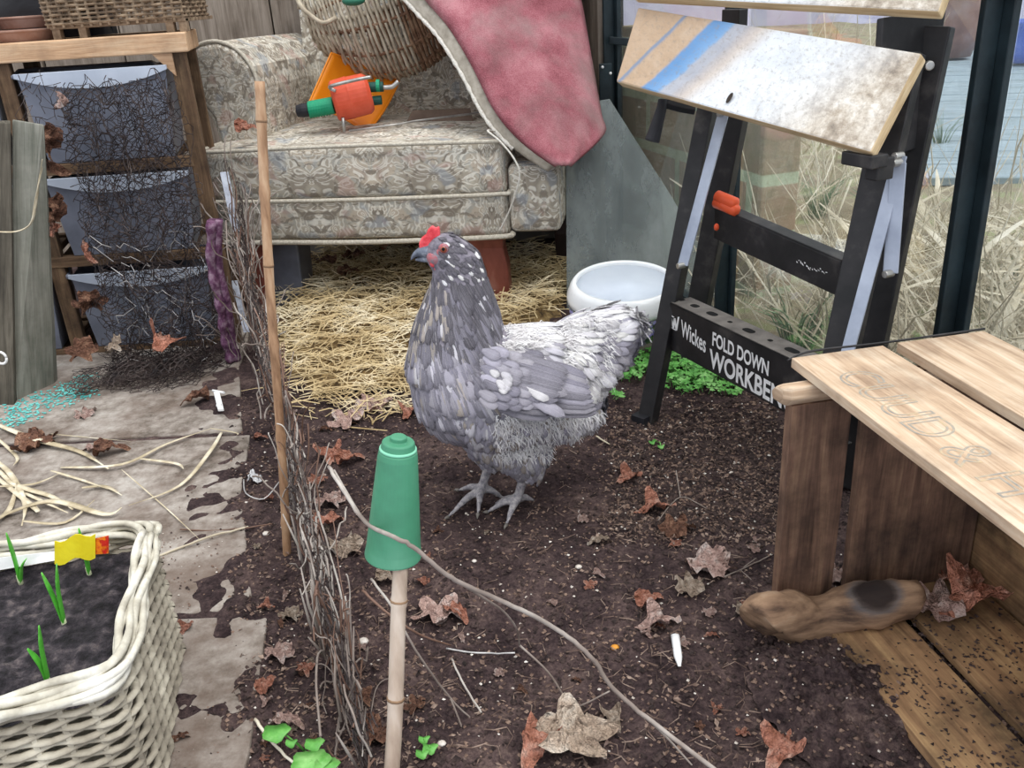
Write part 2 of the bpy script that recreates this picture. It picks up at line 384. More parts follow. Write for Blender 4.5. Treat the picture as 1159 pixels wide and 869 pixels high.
for i in range(170):
    s = rnd(.3, 2.2); p = gA+gdir*s+gn*rnd(.14, .9); p.z = rnd(.01, .15); an = rnd(0, 2*pi); L = rnd(.15, .5); d = V((cos(an), sin(an), rnd(-.1, .6))).normalized()
    if any((k_-gA).dot(gn) < .06 or (.2 < (k_-gA).dot(gn) < .38 and (k_-gA).dot(gdir) < .45) for k_ in (p, p+d*L)): continue
    mb.tube(spline([p, p+d*L*.5+V((0, 0, .04)), p+d*L], 3), [.003, .007, .009, .008, .006, .004, .002], 4, False, .25)
for i in range(1500):
    s = rnd(-2.5, 1.6); p = gA+gdir*s+gn*rnd(.5, 3.2)
    if p.x > 1.0+(p.y-2.6)*.42 and p.y > 2.3: continue
    an = rnd(0, 2*pi); d = V((cos(an), sin(an), rnd(.3, 3))).normalized(); L = rnd(.2, .8); r = rnd(.002, .005); mb.tube([p, p+d*L*.5+V((.02, 0, .02)), p+d*L+V((rnd(-.1, .1), rnd(-.1, .1), -.03))], [r, r, r*.3], 3, False, .4)
O('dead_reeds', mb, M_reed, label='tangle of dry pale reeds and stalks lying outside the glass', cat='dry reeds', kind='stuff')
def tuft(px, py, n, h, mat, label, name='grass_tuft', wide=.004, Yo=None):
    c = Yo if Yo else G(px, py); m = MB()
    for i in range(n):
        an = rnd(0, 2*pi); l = rnd(.5, 1)*h; o = V((cos(an), sin(an), 0)); b = c+o*rnd(0, .03)
        m.tube(spline([b, b+o*l*.25+V((0, 0, l*.6)), b+o*l*.7+V((0, 0, l*.85))], 3), [wide*(1-k/6.5) for k in range(7)], 3, False, .3)
    return O(name, m, mat, loc=c, smooth=True, label=label, cat='grass' if 'grass' in name else 'plant')
for k, (px, py, n, h, mt, lb) in enumerate([
    (925, 245, 40, .22, M_green2, 'grass tuft outside the glass just under the bench top board, left of the bracket'),
    (900, 400, 26, .2, M_green2, 'broad grey green plant seen through the glass above the holed bar'),
    (985, 250, 30, .16, M_green2, 'small grass tuft outside between crank bracket and black bench upright'),
    (1135, 330, 40, .14, M_green2, 'low green tuft outside the glass at the far right edge'),
    (1065, 165, 26, .2, M_green2, 'thin grey green sprig standing before the pale deck'),
    (930, 60, 30, .3, M_green2, 'tall green tuft seen between the two bench top boards')]):
    c = G(px, py); 
    dn = (c-gA).dot(gn)
    if dn < .1: c = c+gn*(.12-dn)
    c.z = 0.
    tuft(0, 0, n, h, mt, lb, Yo=c, wide=.009 if k in (1,) else .004)
# ------------------------------------------------------------------ shelving on the left
M_pine = wood('pale_pine', '#dfc2a0', '#cba683', '#a17b5a', '#6a5040', .35, .8)
M_oldpine = wood('dirty_pine', '#80684f', '#66503d', '#453427', '#241c17', .7, .9)
SY = 2.15
def SH(mb):
    for v in mb.v: v.x -= .22*max(0, v.y-SY)+.006
    return mb
r = T('shelf_unit', 'pale pine shelf unit holding plastic tubs behind the tangled wire', 'shelf', (-.95, 2.3, 0))
mb = MB(); mb.box((-1.45, SY, .715), (.775, 0, 0), (0, .30, 0), (0, 0, .042)); O('top_board', SH(mb), M_pine, r, bevel=.003)
for x in (-.722, -1.125):
    for y in (SY+.01, SY+.265):
        mb = MB(); mb.box((x, y, 0), (.038, 0, 0), (0, .03, 0), (0, 0, .715)); O('post', SH(mb), M_oldpine, r, bevel=.002)
mb = MB(); b = V((-.722, SY+.005, .715)); mb.prism([b, b-V((.045, 0, 0)), b-V((0, 0, .05))], (0, .03, 0)); O('corner_block', mb, M_pine, r)
zr = [P(140, 188, SY).z, P(150, 293, SY).z, P(150, 397, SY).z]
for z in zr:
    mb = MB(); mb.box((-1.45, SY+.006, z-.013), (.735, 0, 0), (0, .025, 0), (0, 0, .026)); mb.box((-1.45, SY+.262, z-.013), (.735, 0, 0), (0, .025, 0), (0, 0, .026))
    mb.box((-1.1, SY+.03, z-.013), (.03, 0, 0), (0, .235, 0), (0, 0, .018)); mb.box((-.79, SY+.03, z-.013), (.03, 0, 0), (0, .235, 0), (0, 0, .018)); mb.box((-1.4, SY+.03, z-.013), (.03, 0, 0), (0, .235, 0), (0, 0, .018)); mb.box((-1.16, SY+.03, z-.013), (.03, 0, 0), (0, .235, 0), (0, 0, .018))
    O('shelf_rail', SH(mb), M_oldpine, r, bevel=.002)
M_tub = nmat('clouded_plastic', [(.3, '#565a66'), (.6, '#757a88'), (.75, '#6a665e')], 7, .35, .0004, spec=.5)  # clouded plastic, its grey darkened in colour for shade from the wire
M_tub2 = nmat('pale_tub_lip', [(.3, '#a5aebd'), (.7, '#c3cbd8')], 6, .3, .0002, spec=.5)
def tub(x0, x1, z0, z1, y, label, lip=True):
    t_ = T('storage_tub', label, 'tub', ((x0+x1)/2, y+.15, z0), 'plastic tubs in the shelf unit')
    m = MB(); s = .02; w = .004; d = .25
    def ring(z, k): return [V((x0+k, y+k*.6, z)), V((x1-k, y+k*.6, z)), V((x1-k, y+d-k, z)), V((x0+k, y+d-k, z))]
    A, B, C, D = ring(z0, s), ring(z1, 0), ring(z1, w), ring(z0+w, s+w)
    v = A+B+C+D; f = [(3, 2, 1, 0), (12, 13, 14, 15)]
    for a, b in ((0, 4), (4, 8), (8, 12)):
        for k in range(4): f.append((a+k, a+(k+1) % 4, b+(k+1) % 4, b+k))
    m.add(v, f); O('tub_body', SH(m), M_tub, t_, bevel=.004)
    m = MB()   # pale front lip dipping in the middle
    n = 16
    def lipf(u, v_):
        dip = .030*(1-(2*u-1)**2)*(1 if lip else .3)+.010
        return V((x0-.004+(x1-x0+.008)*u, y-.006, z1+.006-dip*v_))
    pts = [lipf(i/n, 0) for i in range(n+1)]+[lipf(i/n, 1) for i in reversed(range(n+1))]
    m.prism(pts, (0, .008, 0)); O('front_lip', SH(m), M_tub2, t_, bevel=.001)
    m = MB(); m.tube([B[0], B[1], B[2], B[3], B[0]], .006, 6); O('rim', SH(m), M_tub, t_, smooth=True)
    return t_
tub(-1.075, -.735, zr[0]+.014, P(130, 80, SY).z, SY+.0, 'upper plastic tub with pale curved lip in the top bay right of the middle post')
tub(-1.075, -.735, zr[1]+.014, P(140, 200, SY).z, SY+.0, 'plastic tub in the middle bay behind the thickest wire')
tub(-1.075, -.735, zr[2]+.014, P(150, 309, SY).z, SY+.0, 'plastic tub in the lowest bay close to the ground')
tub(-1.44, -1.13, zr[0]+.014, P(20, 93, SY).z, SY+.0, 'plastic tub at the far left of the top bay, left of the middle post')
tub(-1.44, -1.13, zr[1]+.014, P(20, 212, SY).z, SY+.0, 'plastic tub at the left of the middle bay, behind the grey upright board', False)
tub(-1.44, -1.13, zr[2]+.014, P(20, 320, SY).z, SY+.0, 'plastic tub at the left of the lowest bay, behind the grey upright board', False)
# ---- woven baskets
def wovenwall(path, z0, z1, rows, amp, rw, sp, flare=0., closed=True, cen=None):
    """horizontal weavers running in and out along a path of 2D points"""
    pts = [V((p[0], p[1], 0)) for p in path]; L = [0]; N = len(pts)
    if closed: pts.append(pts[0])
    for i in range(1, len(pts)): L.append(L[-1]+(pts[i]-pts[i-1]).length)
    tot = L[-1]; ns = max(4, round(tot/sp)); ns += ns % 2; spn = tot/ns
    def at(s):
        s = max(0, min(tot-1e-6, s)) 
        for i in range(1, len(L)):
            if L[i] >= s: break
        k = (s-L[i-1])/(L[i]-L[i-1]); p = pts[i-1].lerp(pts[i], k); t_ = (pts[i]-pts[i-1]).normalized(); return p, V((t_.y, -t_.x, 0))
    m = MB(); st = MB(); c0 = cen or sum(pts, V((0, 0, 0)))/len(pts)
    for j in range(rows):
        z = z0+(z1-z0)*(j+.5)/rows; fl = 1+flare*(j+.5)/rows; out = []; rs = []
        for i in range(ns*3+1):
            s = tot*i/(ns*3); p, nn = at(s)
            o = amp*cos(pi*s/spn + pi*(j % 2)); q = c0+(p-c0)*fl+nn*o; q.z = z+.0012*nz(q.x*30, q.y*30, j)
            out.append(q); rs.append(rw*(1+.18*nz(i*.7, j*3.1)))
        m.tube(out, rs, 5, not closed, .62)
    for i in range(ns):
        p, nn = at((i+.5)*spn); a = c0+(p-c0)*1.; b = c0+(p-c0)*(1+flare); a.z = z0-.004; b.z = z1+.004; st.stick(a, b, rw*.75, 5)
    return m, st
def rrect(x0, y0, x1, y1, r, rot=0., n=5):
    out = []
    for cx, cy, a0 in ((x1-r, y1-r, 0), (x0+r, y1-r, 90), (x0+r, y0+r, 180), (x1-r, y0+r, 270)):
        for k in range(n+1):
            a = radians(a0+90*k/n); out.append((cx+r*cos(a), cy+r*sin(a)))
    return out
M_wickd = nmat('brown_wicker', [(.3, '#5b4a3a'), (.5, '#85715c'), (.7, '#a8947c')], 40, .8, .001)
r = T('wicker_basket', 'brown woven rectangular basket standing on the pine shelf top', 'basket', (-.84, 2.32, .757))
m, st = wovenwall(rrect(-1.005, 2.19, -.695, 2.40, .02), .785, .94, 17, .004, .0052, .021, .05)
O('weave', m, M_wickd, r, smooth=True); O('stakes', st, M_wickd, r)
mb = MB()
for x in (-.99, -.93, -.73, -.70): mb.box((x-.008, 2.20, .757), (.018, 0, 0), (0, .02, 0), (0, 0, .028))
mb.box((-1.0, 2.198, .778), (.31, 0, 0), (0, .22, 0), (0, 0, .008)); O('base_tray', mb, M_wickd, r, bevel=.001)
M_terra = nmat('mossy_terracotta', [(.35, '#8a8478'), (.5, '#8f6a5a'), (.7, '#a98a7c')], 9, .9, .001)
def saucer(c, r0, h, label):
    m = MB(); m.lathe(c, [(r0*.8, 0), (r0*.95, h*.8), (r0, h*.8), (r0, h), (r0*.9, h), (r0*.86, h*.4), (0, h*.35)], 28)
    return O('pot_saucer', m, M_terra, smooth=False, loc=c, label=label, cat='saucer', bevel=.002)
saucer(V((-1.10, 2.27, .757)), .095, .026, 'wide grey clay saucer on the shelf top at the left picture edge')
saucer(V((-1.085, 2.29, .785)), .082, .026, 'smaller clay saucer stacked on the wide grey saucer')
m = MB(); c = V((-1.155, 2.215, .757)); m.lathe(c, [(.016, 0), (.020, .045), (.026, .046), (.027, .062), (.02, .062), (.016, .02), (0, .02)], 20)
O('terracotta_pot', m, M_terra, smooth=True, loc=c, label='tiny upturned terracotta pot leaning by the clay saucers', cat='pot')
# dark sack behind
m = MB(); c = V((-1.12, 2.46, .757))
m.grid(lambda u, v: c+V(((.16+.02*nz(u*9, v*5))*cos(2*pi*u)*(1-.3*v*v*v), (.075+.02*nz(u*7, v*6, 3))*sin(2*pi*u)*(1-.5*v**3), .34*v)), 36, 16)
m.prism([c+V((.11*cos(a*pi/8), .04*sin(a*pi/8), .335)) for a in range(16)], (0, 0, .02))
O('black_sack', m, nmat('black_plastic', [(.3, '#0c0c10'), (.7, '#1c1a20')], 8, .5, .003), smooth=True, loc=c, label='black plastic sack standing on the shelf behind the saucers', cat='sack')
# ---- grey green upright board at the far left
M_gb = wood('greened_board', '#94938a', '#7d7c72', '#5c5e57', '#3f463c', .5, .95, .7)
r = T('fence_post', 'grey green weathered upright board at the left picture edge', 'post', G(30, 452))
base = [G(-14, 452), G(16, 458), G(52, 437)]; yb = base[2].y
mb = MB(); a = V((G(14, 458).x, yb, 0)); bq = P(50, 140, yb+.02); mb.hexa([G(10, 458)+V((0, 0, -.03)), V((G(54, 440).x, yb, -.03)), V((G(54, 440).x, yb+.022, -.03)), G(10, 458)+V((0, .022, -.03)), P(14, 135, yb+.02), P(50, 141, yb+.02), P(50, 141, yb+.042), P(14, 135, yb+.042)])
O('front_board', mb, M_gb, r, bevel=.003)
mb = MB(); mb.hexa([G(-30, 462)+V((0, 0, -.03)), G(12, 462)+V((0, 0, -.03)), G(12, 458)+V((0, .02, -.03)), G(-30, 458)+V((0, .02, -.03)), P(-25, 140, yb), P(12, 138, yb), P(12, 136, yb+.02), P(-25, 136, yb+.02)]); O('side_board', mb, wood('dark_board', '#6a6459', '#514c43', '#38342e', '#2a2620', .4, .95), r, bevel=.003)
M_raff = nmat('dry_leaf_strip', [(.32, '#85785f'), (.46, '#b3a589'), (.6, '#d6ccb4'), (.72, '#ece6d6')], 16, .8, .0012)
def strip(name, pts, w, label, cat='reed', group=None, flat=.28, n=6, mat=None, tip=.25):
    q = spline(pts, 5); N = len(q)
    m = MB(); m.tube(q, [w*(tip+(1-tip)*sin(pi*min(1, (i+1)/N*1.15))**.6 if (i+1)/N*1.15 < 1 else w/w*tip) for i in range(N)], n, True, flat)
    return O(name, m, mat or M_raff, smooth=True, loc=q[0], label=label, cat=cat, group=group)
strip('raffia_strip', [P(-6, 262, 1.85), P(18, 262, 1.85), P(34, 254, 1.85), P(40, 235, 1.85), P(44, 205, 1.86), P(48, 180, 1.865)], .006, 'pale dry strip tied round the grey upright board', 'strip')
strip('raffia_strip', [P(36, 250, 1.85), P(40, 225, 1.845), P(47, 195, 1.85), P(48, 188, 1.85)], .002, 'thin pale strand rising beside the strip on the grey board', 'strip')
# ---- small white ring on the post
m = MB(); c = P(1, 405, 1.83); m.tube([c+V((.012*cos(a*pi/8), 0, .014*sin(a*pi/8))) for a in range(17)], .003, 6); O('white_ring', m, M_white, smooth=True, loc=c, label='small white ring on the foot of the dark left board', cat='ring')
# ---- purple twisted cloth
M_pur = nmat('purple_cloth', [(.3, '#3a1c33'), (.5, '#6a4460'), (.68, '#97808f')], 60, .9, .002, detail=8)
q = spline([P(240, 250, 1.98), P(240, 300, 1.99), P(250, 345, 2.0), P(255, 380, 2.02), P(262, 408, 2.03)], 8); m = MB()
m.tube(q, [.019+.004*sin(i*1.3)+.003*nz(i, 0) for i in range(len(q))], 8, True, .6, .12); m.tube([p+V((.014, .006, 0)) for p in q], .013, 7, True, .7, .2)
O('twisted_cloth', m, M_pur, smooth=True, loc=q[-1], label='purple twisted cloth hanging at the corner of the shelf', cat='cloth')
m = MB(); a, b = P(253, 195, 2.05), P(267, 262, 2.05); m.box(a-V((.008, 0, 0)), V((.018, 0, 0)), V((0, .004, 0)), b-a); O('white_lath', m, nmat('chipped_white', [(.35, '#8d9099'), (.5, '#c3c8d4'), (.7, '#dfe3ea')], 30, .7, .001), loc=b, label='upper chipped white lath between shelf and armchair', cat='lath')
m = MB(); a, b = P(265, 318, 2.04), P(279, 376, 2.02); m.box(a-V((.007, 0, 0)), V((.014, 0, 0)), V((0, .004, 0)), b-a); O('white_lath', m, bpy.data.materials['chipped_white'], loc=b, label='lower short chipped white lath by the foot of the purple cloth', cat='lath')
# ------------------------------------------------------------------ armchair
t = NT('floral_upholstery'); co = t.coord('UV', (1, 1, 1))
sx_ = t.n('ShaderNodeSeparateXYZ', {0: co})
def tri(sock, per): # mirrored repeat
    return t.math('ABSOLUTE', t.math('SUBTRACT', t.math('FRACT', t.math('DIVIDE', sock, per)), .5))
mx = t.math('MULTIPLY', tri(sx_.outputs[0], .24), .24)
mv = t.n('ShaderNodeCombineXYZ', {0: mx, 1: sx_.outputs[1]}).outputs[0]
n1 = t.noise(mv, 15, 2.0, .45, 1.9); s1 = t.math('SINE', t.math('MULTIPLY', n1, 46.))
n2 = t.noise(mv, 36, 3, .5, 1.2)
lines = t.ramp(s1, [(.10, 0.), (.85, 1.)])
base = t.ramp(t.noise(mv, 17, 3, .5, .5), [(.36, 'a2998b'), (.47, 'c2b9a8'), (.53, 'b5b3aa'), (.60, 'c8bba8'), (.7, 'b3a698')])
c1 = t.mix(t.math('MULTIPLY', lines, .75), base, 'efebe0')
c2 = t.mix(t.ramp(n2, [(.53, 0.), (.60, .8)]), c1, '7f766a')
fl = t.noise(co, 15, 2, .5, .3)
c3 = t.mix(t.ramp(fl, [(.60, 0.), (.66, .45)]), c2, 'b98f86')
c4 = t.mix(t.ramp(t.noise(t.coord('UV', (1, 1, 1), (3.3, 1.7, 0)), 15, 2, .5, .3), [(.60, 0.), (.66, .45)]), c3, '93a0ae')
gr = t.ramp(t.noise(t.coord('Object'), 4, 6, .7), [(.42, 0.), (.75, .5)])
c5 = t.mix(gr, c4, '6f665c')
t.bsdf(c5, .95, t.noise(co, 260, 2), .0012, 0, .15); M_fab = t.m
M_pipe = nmat('corded_piping', [(.3, '#a59c8c'), (.7, '#d3cdbf')], 160, .9, .001)
e = V((.985, -.17, 0)).normalized(); d = V((.17, .985, 0)).normalized(); O0 = V((-.765, 2.405, 0))
def CH(u, v, z): return O0+e*u+d*v+V((0, 0, z))
chair = T('armchair', 'worn floral armchair with red-brown legs behind the hen', 'armchair', CH(.46, .3, 0))
W = .925
def cushion(u0, u1, v0, v1, z0, z1, rr, puff, top=0., n=10):
    m = MB(); hu, hv, hz = (u1-u0)/2, (v1-v0)/2, (z1-z0)/2; cu, cv, cz = (u0+u1)/2, (v0+v1)/2, (z0+z1)/2
    def sgn(a): return 1 if a >= 0 else -1
    faces = []
    def pt(a, b, c):   # a,b,c in -1..1 cube surface -> rounded
        x, y, z = a*hu, b*hv, c*hz
        ix, iy, iz = max(-hu+rr, min(hu-rr, x)), max(-hv+rr, min(hv-rr, y)), max(-hz+rr, min(hz-rr, z))
        dv = V((x-ix, y-iy, z-iz)); 
        if dv.length > 1e-9: dv = dv.normalized()*rr
        p = V((ix, iy, iz))+dv
        p.z += sgn(c)*puff*(1-a*a)*(1-b*b)*(1 if c > 0 else .2)*abs(c); p.y += sgn(b)*puff*.6*(1-a*a)*(1-c*c)*abs(b)
        p.z += top*(a)
        return CH(cu+p.x, cv+p.y, cz+p.z)
    def ss(k): return k
    uu = [-1+2*i/n for i in range(n+1)]
    def warp(x, h):  # cluster samples near the edge
        q = rr/h*1.0; s = abs(x); 
        return (1 if x >= 0 else -1)*((1-q)*s/.7 if s < .7 else (1-q)+q*(s-.7)/.3)
    def face(fn, lu, lv):
        m.grid(lambda i, j: fn(2*i-1, 2*j-1), n, n); 
        for k in range(n*n): m.uv[-n*n+k] = [(a*lu+cu, b*lv+cz) for a, b in m.uv[-n*n+k]]
    wu, wv, wz = (lambda x: warp(x, hu)), (lambda x: warp(x, hv)), (lambda x: warp(x, hz))
    face(lambda a, b: pt(wu(a), -1, wz(b)), 2*hu, 2*hz); face(lambda a, b: pt(wu(-a), 1, wz(b)), 2*hu, 2*hz)
    face(lambda a, b: pt(1, wv(a), wz(b)), 2*hv, 2*hz); face(lambda a, b: pt(-1, wv(-a), wz(b)), 2*hv, 2*hz)
    face(lambda a, b: pt(wu(a), wv(b), 1), 2*hu, 2*hv); face(lambda a, b: pt(wu(a), wv(-b), -1), 2*hu, 2*hv)
    return m
cs = O('seat_cushion', cushion(-.0, .80, -.03, .53, .325, .468, .02, .018, 0), M_fab, chair, smooth=True)
def piping(parent, loops, r=.0055):
    for lp in loops:
        m = MB(); m.tube(spline(lp, 4), r, 6); O('piping', m, M_pipe, parent, smooth=True)
piping(cs, [[CH(0, .3, .462), CH(-.002, .0, .464), CH(.01, -.04, .462), CH(.2, -.045, .464), CH(.4, -.05, .466), CH(.6, -.045, .464), CH(.79, -.04, .462), CH(.802, .0, .462), CH(.80, .3, .462)],
            [CH(0, .3, .332), CH(-.002, .0, .332), CH(.01, -.04, .332), CH(.2, -.045, .33), CH(.4, -.047, .329), CH(.6, -.045, .33), CH(.79, -.04, .332), CH(.802, .0, .332), CH(.80, .3, .332)]])
sr = O('seat_rail', cushion(-.0, .80, -.02, .62, .215, .330, .02, .008), M_fab, chair, smooth=True)
piping(sr, [[CH(-.002, .0, .222), CH(.01, -.03, .22), CH(.2, -.035, .217), CH(.4, -.037, .214), CH(.6, -.035, .216), CH(.79, -.03, .22), CH(.802, .0, .222)]], .007)
# scroll arms
def armprof(k):  # outline in (u,z); k=-1 left
    pr = [(.115, .30), (.125, .50), (.128, .60), (.118, .655), (.085, .70), (.035, .722), (-.02, .715), (-.058, .685), (-.072, .64), (-.062, .595), (-.035, .562), (-.012, .53), (.0, .46), (.004, .36), (.004, .26), (.115, .23)]
    return pr
def arm(side):
    m = MB(); pr = armprof(0)
    def U(u): return u if side < 0 else W-.02-u*.9
    zt = lambda z, v: z - (.02*max(0, v-.25) if z > .45 else 0) - (.12*(z-.45)/.27 if side > 0 and z > .45 else 0)
    vs_ = [0.02, .03, .05, .2, .4, .6]; sc_ = [.90, .97, 1, 1, 1, 1]; n = len(pr)
    cu_, cz_ = .045, .62
    rings = []
    v0 = .07
    for v, s in zip(vs_, sc_):
        rings.append([CH(U(cu_+(u-cu_)*s), v0+v if z > .3 else v0+v, zt(cz_+(z-cz_)*(s if z > .5 else 1), v)) for u, z in pr])
    vs = [p for rg in rings for p in rg]; fs = []; uvs = []
    for i in range(len(rings)-1):
        acc = 0
        for k in range(n):
            k2 = (k+1) % n; l = (rings[0][k2]-rings[0][k]).length
            fs.append((i*n+k, i*n+k2, (i+1)*n+k2, (i+1)*n+k) if side < 0 else (i*n+k2, i*n+k, (i+1)*n+k, (i+1)*n+k2))
            q = [(vs_[i]*1., acc), (vs_[i], acc+l), (vs_[i+1], acc+l), (vs_[i+1], acc)]
            uvs.append(q if side < 0 else [q[1], q[0], q[3], q[2]]); acc += l
    fs.append(tuple(range(n)) if side > 0 else tuple(reversed(range(n)))); o_ = pr if side > 0 else pr[::-1]; uvs.append([(a, b) for a, b in o_])
    m.add(vs, fs, uvs)
    ob = O('arm', m, M_fab, chair, smooth=False, bevel=.006)
    p2 = MB(); lp = [CH(U(u), v0+.03, zt(z, 0)) for u, z in pr[:14]]; p2.tube(spline(lp, 4), .0055, 6); O('piping', p2, M_pipe, ob, smooth=True)
arm(-1); arm(1)
# wing front of the right arm below the cushion and its side
O('arm_front', cushion(.80, .935, -.02, .62, .225, .40, .02, .006), M_fab, chair, smooth=True)
# backrest
m = MB()
def bk(u, v):
    z = .30+.95*v; rec = .10*v
    return CH(.10+(W-.20)*u, .50+rec-.035*(1-(2*u-1)**2)*sin(pi*min(1, v*1.0)), z)
m.grid(bk, 14, 14); fr_ = len(m.f); m.grid(lambda u, v: bk(1-u, v)+d*.15+d*.035, 14, 14)
for k in range(len(m.f)): m.uv[k] = [(a*.72, b*.95) for a, b in m.uv[k]]
m.prism([bk(0, v/10) for v in range(11)]+[bk(0, v/10)+d*.18 for v in reversed(range(11))], e*.004)
m.prism([bk(1, v/10) for v in range(11)]+[bk(1, v/10)+d*.18 for v in reversed(range(11))], -e*.004)
O('backrest', m, M_fab, chair, smooth=True)
M_leg = nmat('red_brown_leg', [(.3, '#5c2c24'), (.5, '#7d4539'), (.7, '#9d7266')], 12, .4, .0004, stretch=(1, 1, .4), spec=.5)
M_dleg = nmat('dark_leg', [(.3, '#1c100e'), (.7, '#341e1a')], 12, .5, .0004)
def leg(u, v, w0, w1, mat, z1=.225, flare=0):
    m = MB(); prof = [(0, w1), (.05, w1*1.05), (.13, w1*1.25), (.18, w0*.8), (.205, w0), (z1, w0)]
    vs = []; 
    for z, w_ in prof:
        o_ = flare*max(0, (z-.10))*2
        for a, b in ((-1, -1), (1, -1), (1, 1), (-1, 1)): vs.append(CH(u-o_+a*w_/2*(1.3 if flare and a < 0 and z > .15 else 1), v+b*w_*.42, z))
    fs = [(3, 2, 1, 0), tuple(4*(len(prof)-1)+k for k in range(4))]
    for i in range(len(prof)-1):
        for k in range(4): fs.append((i*4+k, i*4+(k+1) % 4, i*4+4+(k+1) % 4, i*4+4+k))
    m.add(vs, fs); O('leg', m, mat, chair, bevel=.006)
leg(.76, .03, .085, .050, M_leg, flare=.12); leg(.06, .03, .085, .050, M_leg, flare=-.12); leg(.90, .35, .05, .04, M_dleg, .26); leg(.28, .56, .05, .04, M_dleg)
# pale grey box under the chair
m = MB(); a = P(303, 335, 2.46); b = P(333, 335, 2.46)
m.hexa([V((a.x, 2.46, .0)), V((b.x+.03, 2.45, .0)), V((b.x+.03, 2.6, .0)), V((a.x, 2.6, .0)), V((a.x-.008, 2.45, .2)), V((b.x+.038, 2.44, .2)), V((b.x+.04, 2.61, .2)), V((a.x-.01, 2.61, .2))])
O('plastic_box', m, M_tub, loc=(a.x+.04, 2.52, 0), bevel=.006, label='plain pale grey plastic box standing under the left of the armchair', cat='box')
# ------------------------------------------------------------------ red rug hanging over chair
t = NT('red_rug'); co = t.coord('Object'); a = t.noise(co, 9, 5, .6); b = t.noise(co, 420, 2, .5)
c = t.ramp(t.math('ADD', t.math('MULTIPLY', a, .65), t.math('MULTIPLY', b, .35)), [(.36, '7e464d'), (.5, 'a0626a'), (.62, 'b88086')])
c = t.mix(t.ramp(t.noise(co, 6, 4, .6, .4), [(.45, 0.), (.72, .8)]), c, '8f7f7c'); t.bsdf(c, .95, b, .002, 0, .1); M_rug = t.m
M_felt = nmat('rug_backing', [(.3, '#8d8578'), (.7, '#b9b1a4')], 40, .95, .001); M_braid = nmat('white_braid', [(.3, '#bdb7ac'), (.7, '#e6e2da')], 200, .9, .001)
L_ = spline([CH(.42, .57, 1.275), P(440, -60, 2.50), P(478, -5, 2.42), P(508, 30, 2.36), P(535, 75, 2.30), P(560, 125, 2.24), P(592, 162, 2.20), P(629, 188, 2.17)], 4)
R_ = spline([CH(.93, .60, 1.235), P(640, -60, 2.62), P(657, 0, 2.56), P(664, 40, 2.50), P(672, 85, 2.42), P(680, 130, 2.35), P(683, 152, 2.32), P(645, 188, 2.18)], 4)
def lerpl(l, v): 
    k = v*(len(l)-1); i = min(int(k), len(l)-2); return l[i].lerp(l[i+1], k-i)
def rugf(u, v):
    p = lerpl(L_, v).lerp(lerpl(R_, v), u); return p + V((.0, -.075, .02))*sin(pi*u)**.5*(1-.7*v) + V((0, -.012, 0))*nz(u*4, v*5, 2)
rug = T('rug', 'dusty red rug hung over the right side of the armchair', 'rug', P(640, 190, 2.2))
m = MB(); m.grid(rugf, 26, 40); O('pile', m, M_rug, rug, smooth=True, solid=.007)
m = MB(); m.grid(lambda u, v: lerpl(L_, v)+V((-.044*u*(1-.6*v), .004+.01*u, -.014*u)), 4, 30); O('backing_edge', m, M_felt, rug, smooth=True, solid=.006)
m = MB(); q = [lerpl(L_, v/60)+V((-.044*(1-.6*v/60), .010, -.018)) for v in range(52)]
m.tube(q, [.0052+.0014*sin(i*2.6) for i in range(len(q))], 6); O('braid', m, M_braid, rug, smooth=True)
q = spline([q[-6], P(552, 148, 2.17), P(566, 160, 2.15), P(582, 180, 2.14), P(588, 200, 2.14), P(578, 235, 2.15), P(565, 262, 2.16)], 6)
m = MB(); m.tube(q, .003, 6, True, .6); O('loose_cord', m, M_braid, rug, smooth=True)
# ------------------------------------------------------------------ wicker basket lying on the chair
M_wk = nmat('grey_wicker', [(.3, '#8d8170'), (.5, '#b8ab96'), (.7, '#d8cfbb')], 30, .8, .001); M_wkb = nmat('red_brown_wicker', [(.3, '#5c4030'), (.5, '#80604a'), (.7, '#a58a70')], 30, .8, .001)
bs = T('round_basket', 'tipped round wicker basket on the armchair seat', 'basket', P(440, 95, 2.62))
bc = P(437, -5, 2.66); ex = V((.94, 0, .24)).normalized(); ey = V((0, 1, 0)); ez = ex.cross(ey)
RX, RY, RZ = .235, .15, .215
def bp(th, ph, k=1.):   # th along ex (-1..1 pole to pole), ph round
    return bc + ex*RX*k*sin(th) + (ey*(-RY)*cos(ph) + ez*(-RZ)*sin(ph))*k*cos(th)
groups = [MB(), MB()]; nw = 44
for i in range(nw):
    th = -1.25+2.35*i/(nw-1); pts = []; rs = []
    for k in range(0, 25):
        ph = -.75+ (pi+.6)*k/24; wv = .018*cos(ph*9+pi*(i % 2))
        pts.append(bp(th+.02*nz(i, k*.3), ph, 1+wv)); rs.append(.0048*(1+.25*nz(i*3, k*.5)))
    mi = 0 if i < 26 else 1
    split = 13 if i > 12 else 24
    if mi == 0 and i > 14: groups[0].tube(pts[:16], rs[:16], 5, True, .7); groups[1].tube(pts[15:], rs[15:], 5, True, .7)
    else: groups[mi].tube(pts, rs, 5, True, .7)
O('weave', groups[0], M_wk, bs, smooth=True); O('brown_weave', groups[1], M_wkb, bs, smooth=True, label='red-brown lower weave')
m = MB()
for k in range(9):
    ph = -.75+(pi+.6)*(k+.5)/9; m.tube([bp(-1.3+2.5*j/14, ph, .985) for j in range(15)], .005, 5)
O('ribs', m, M_wkb, bs, smooth=True)
m = MB(); m.tube([bp(-1.3+2.55*j/20, -.78, 1.02) for j in range(21)], .008, 7); m.tube([bp(-1.3+2.55*j/20, pi-.12, 1.0) for j in range(21)], .009, 7); O('rim', m, M_wk, bs, smooth=True)
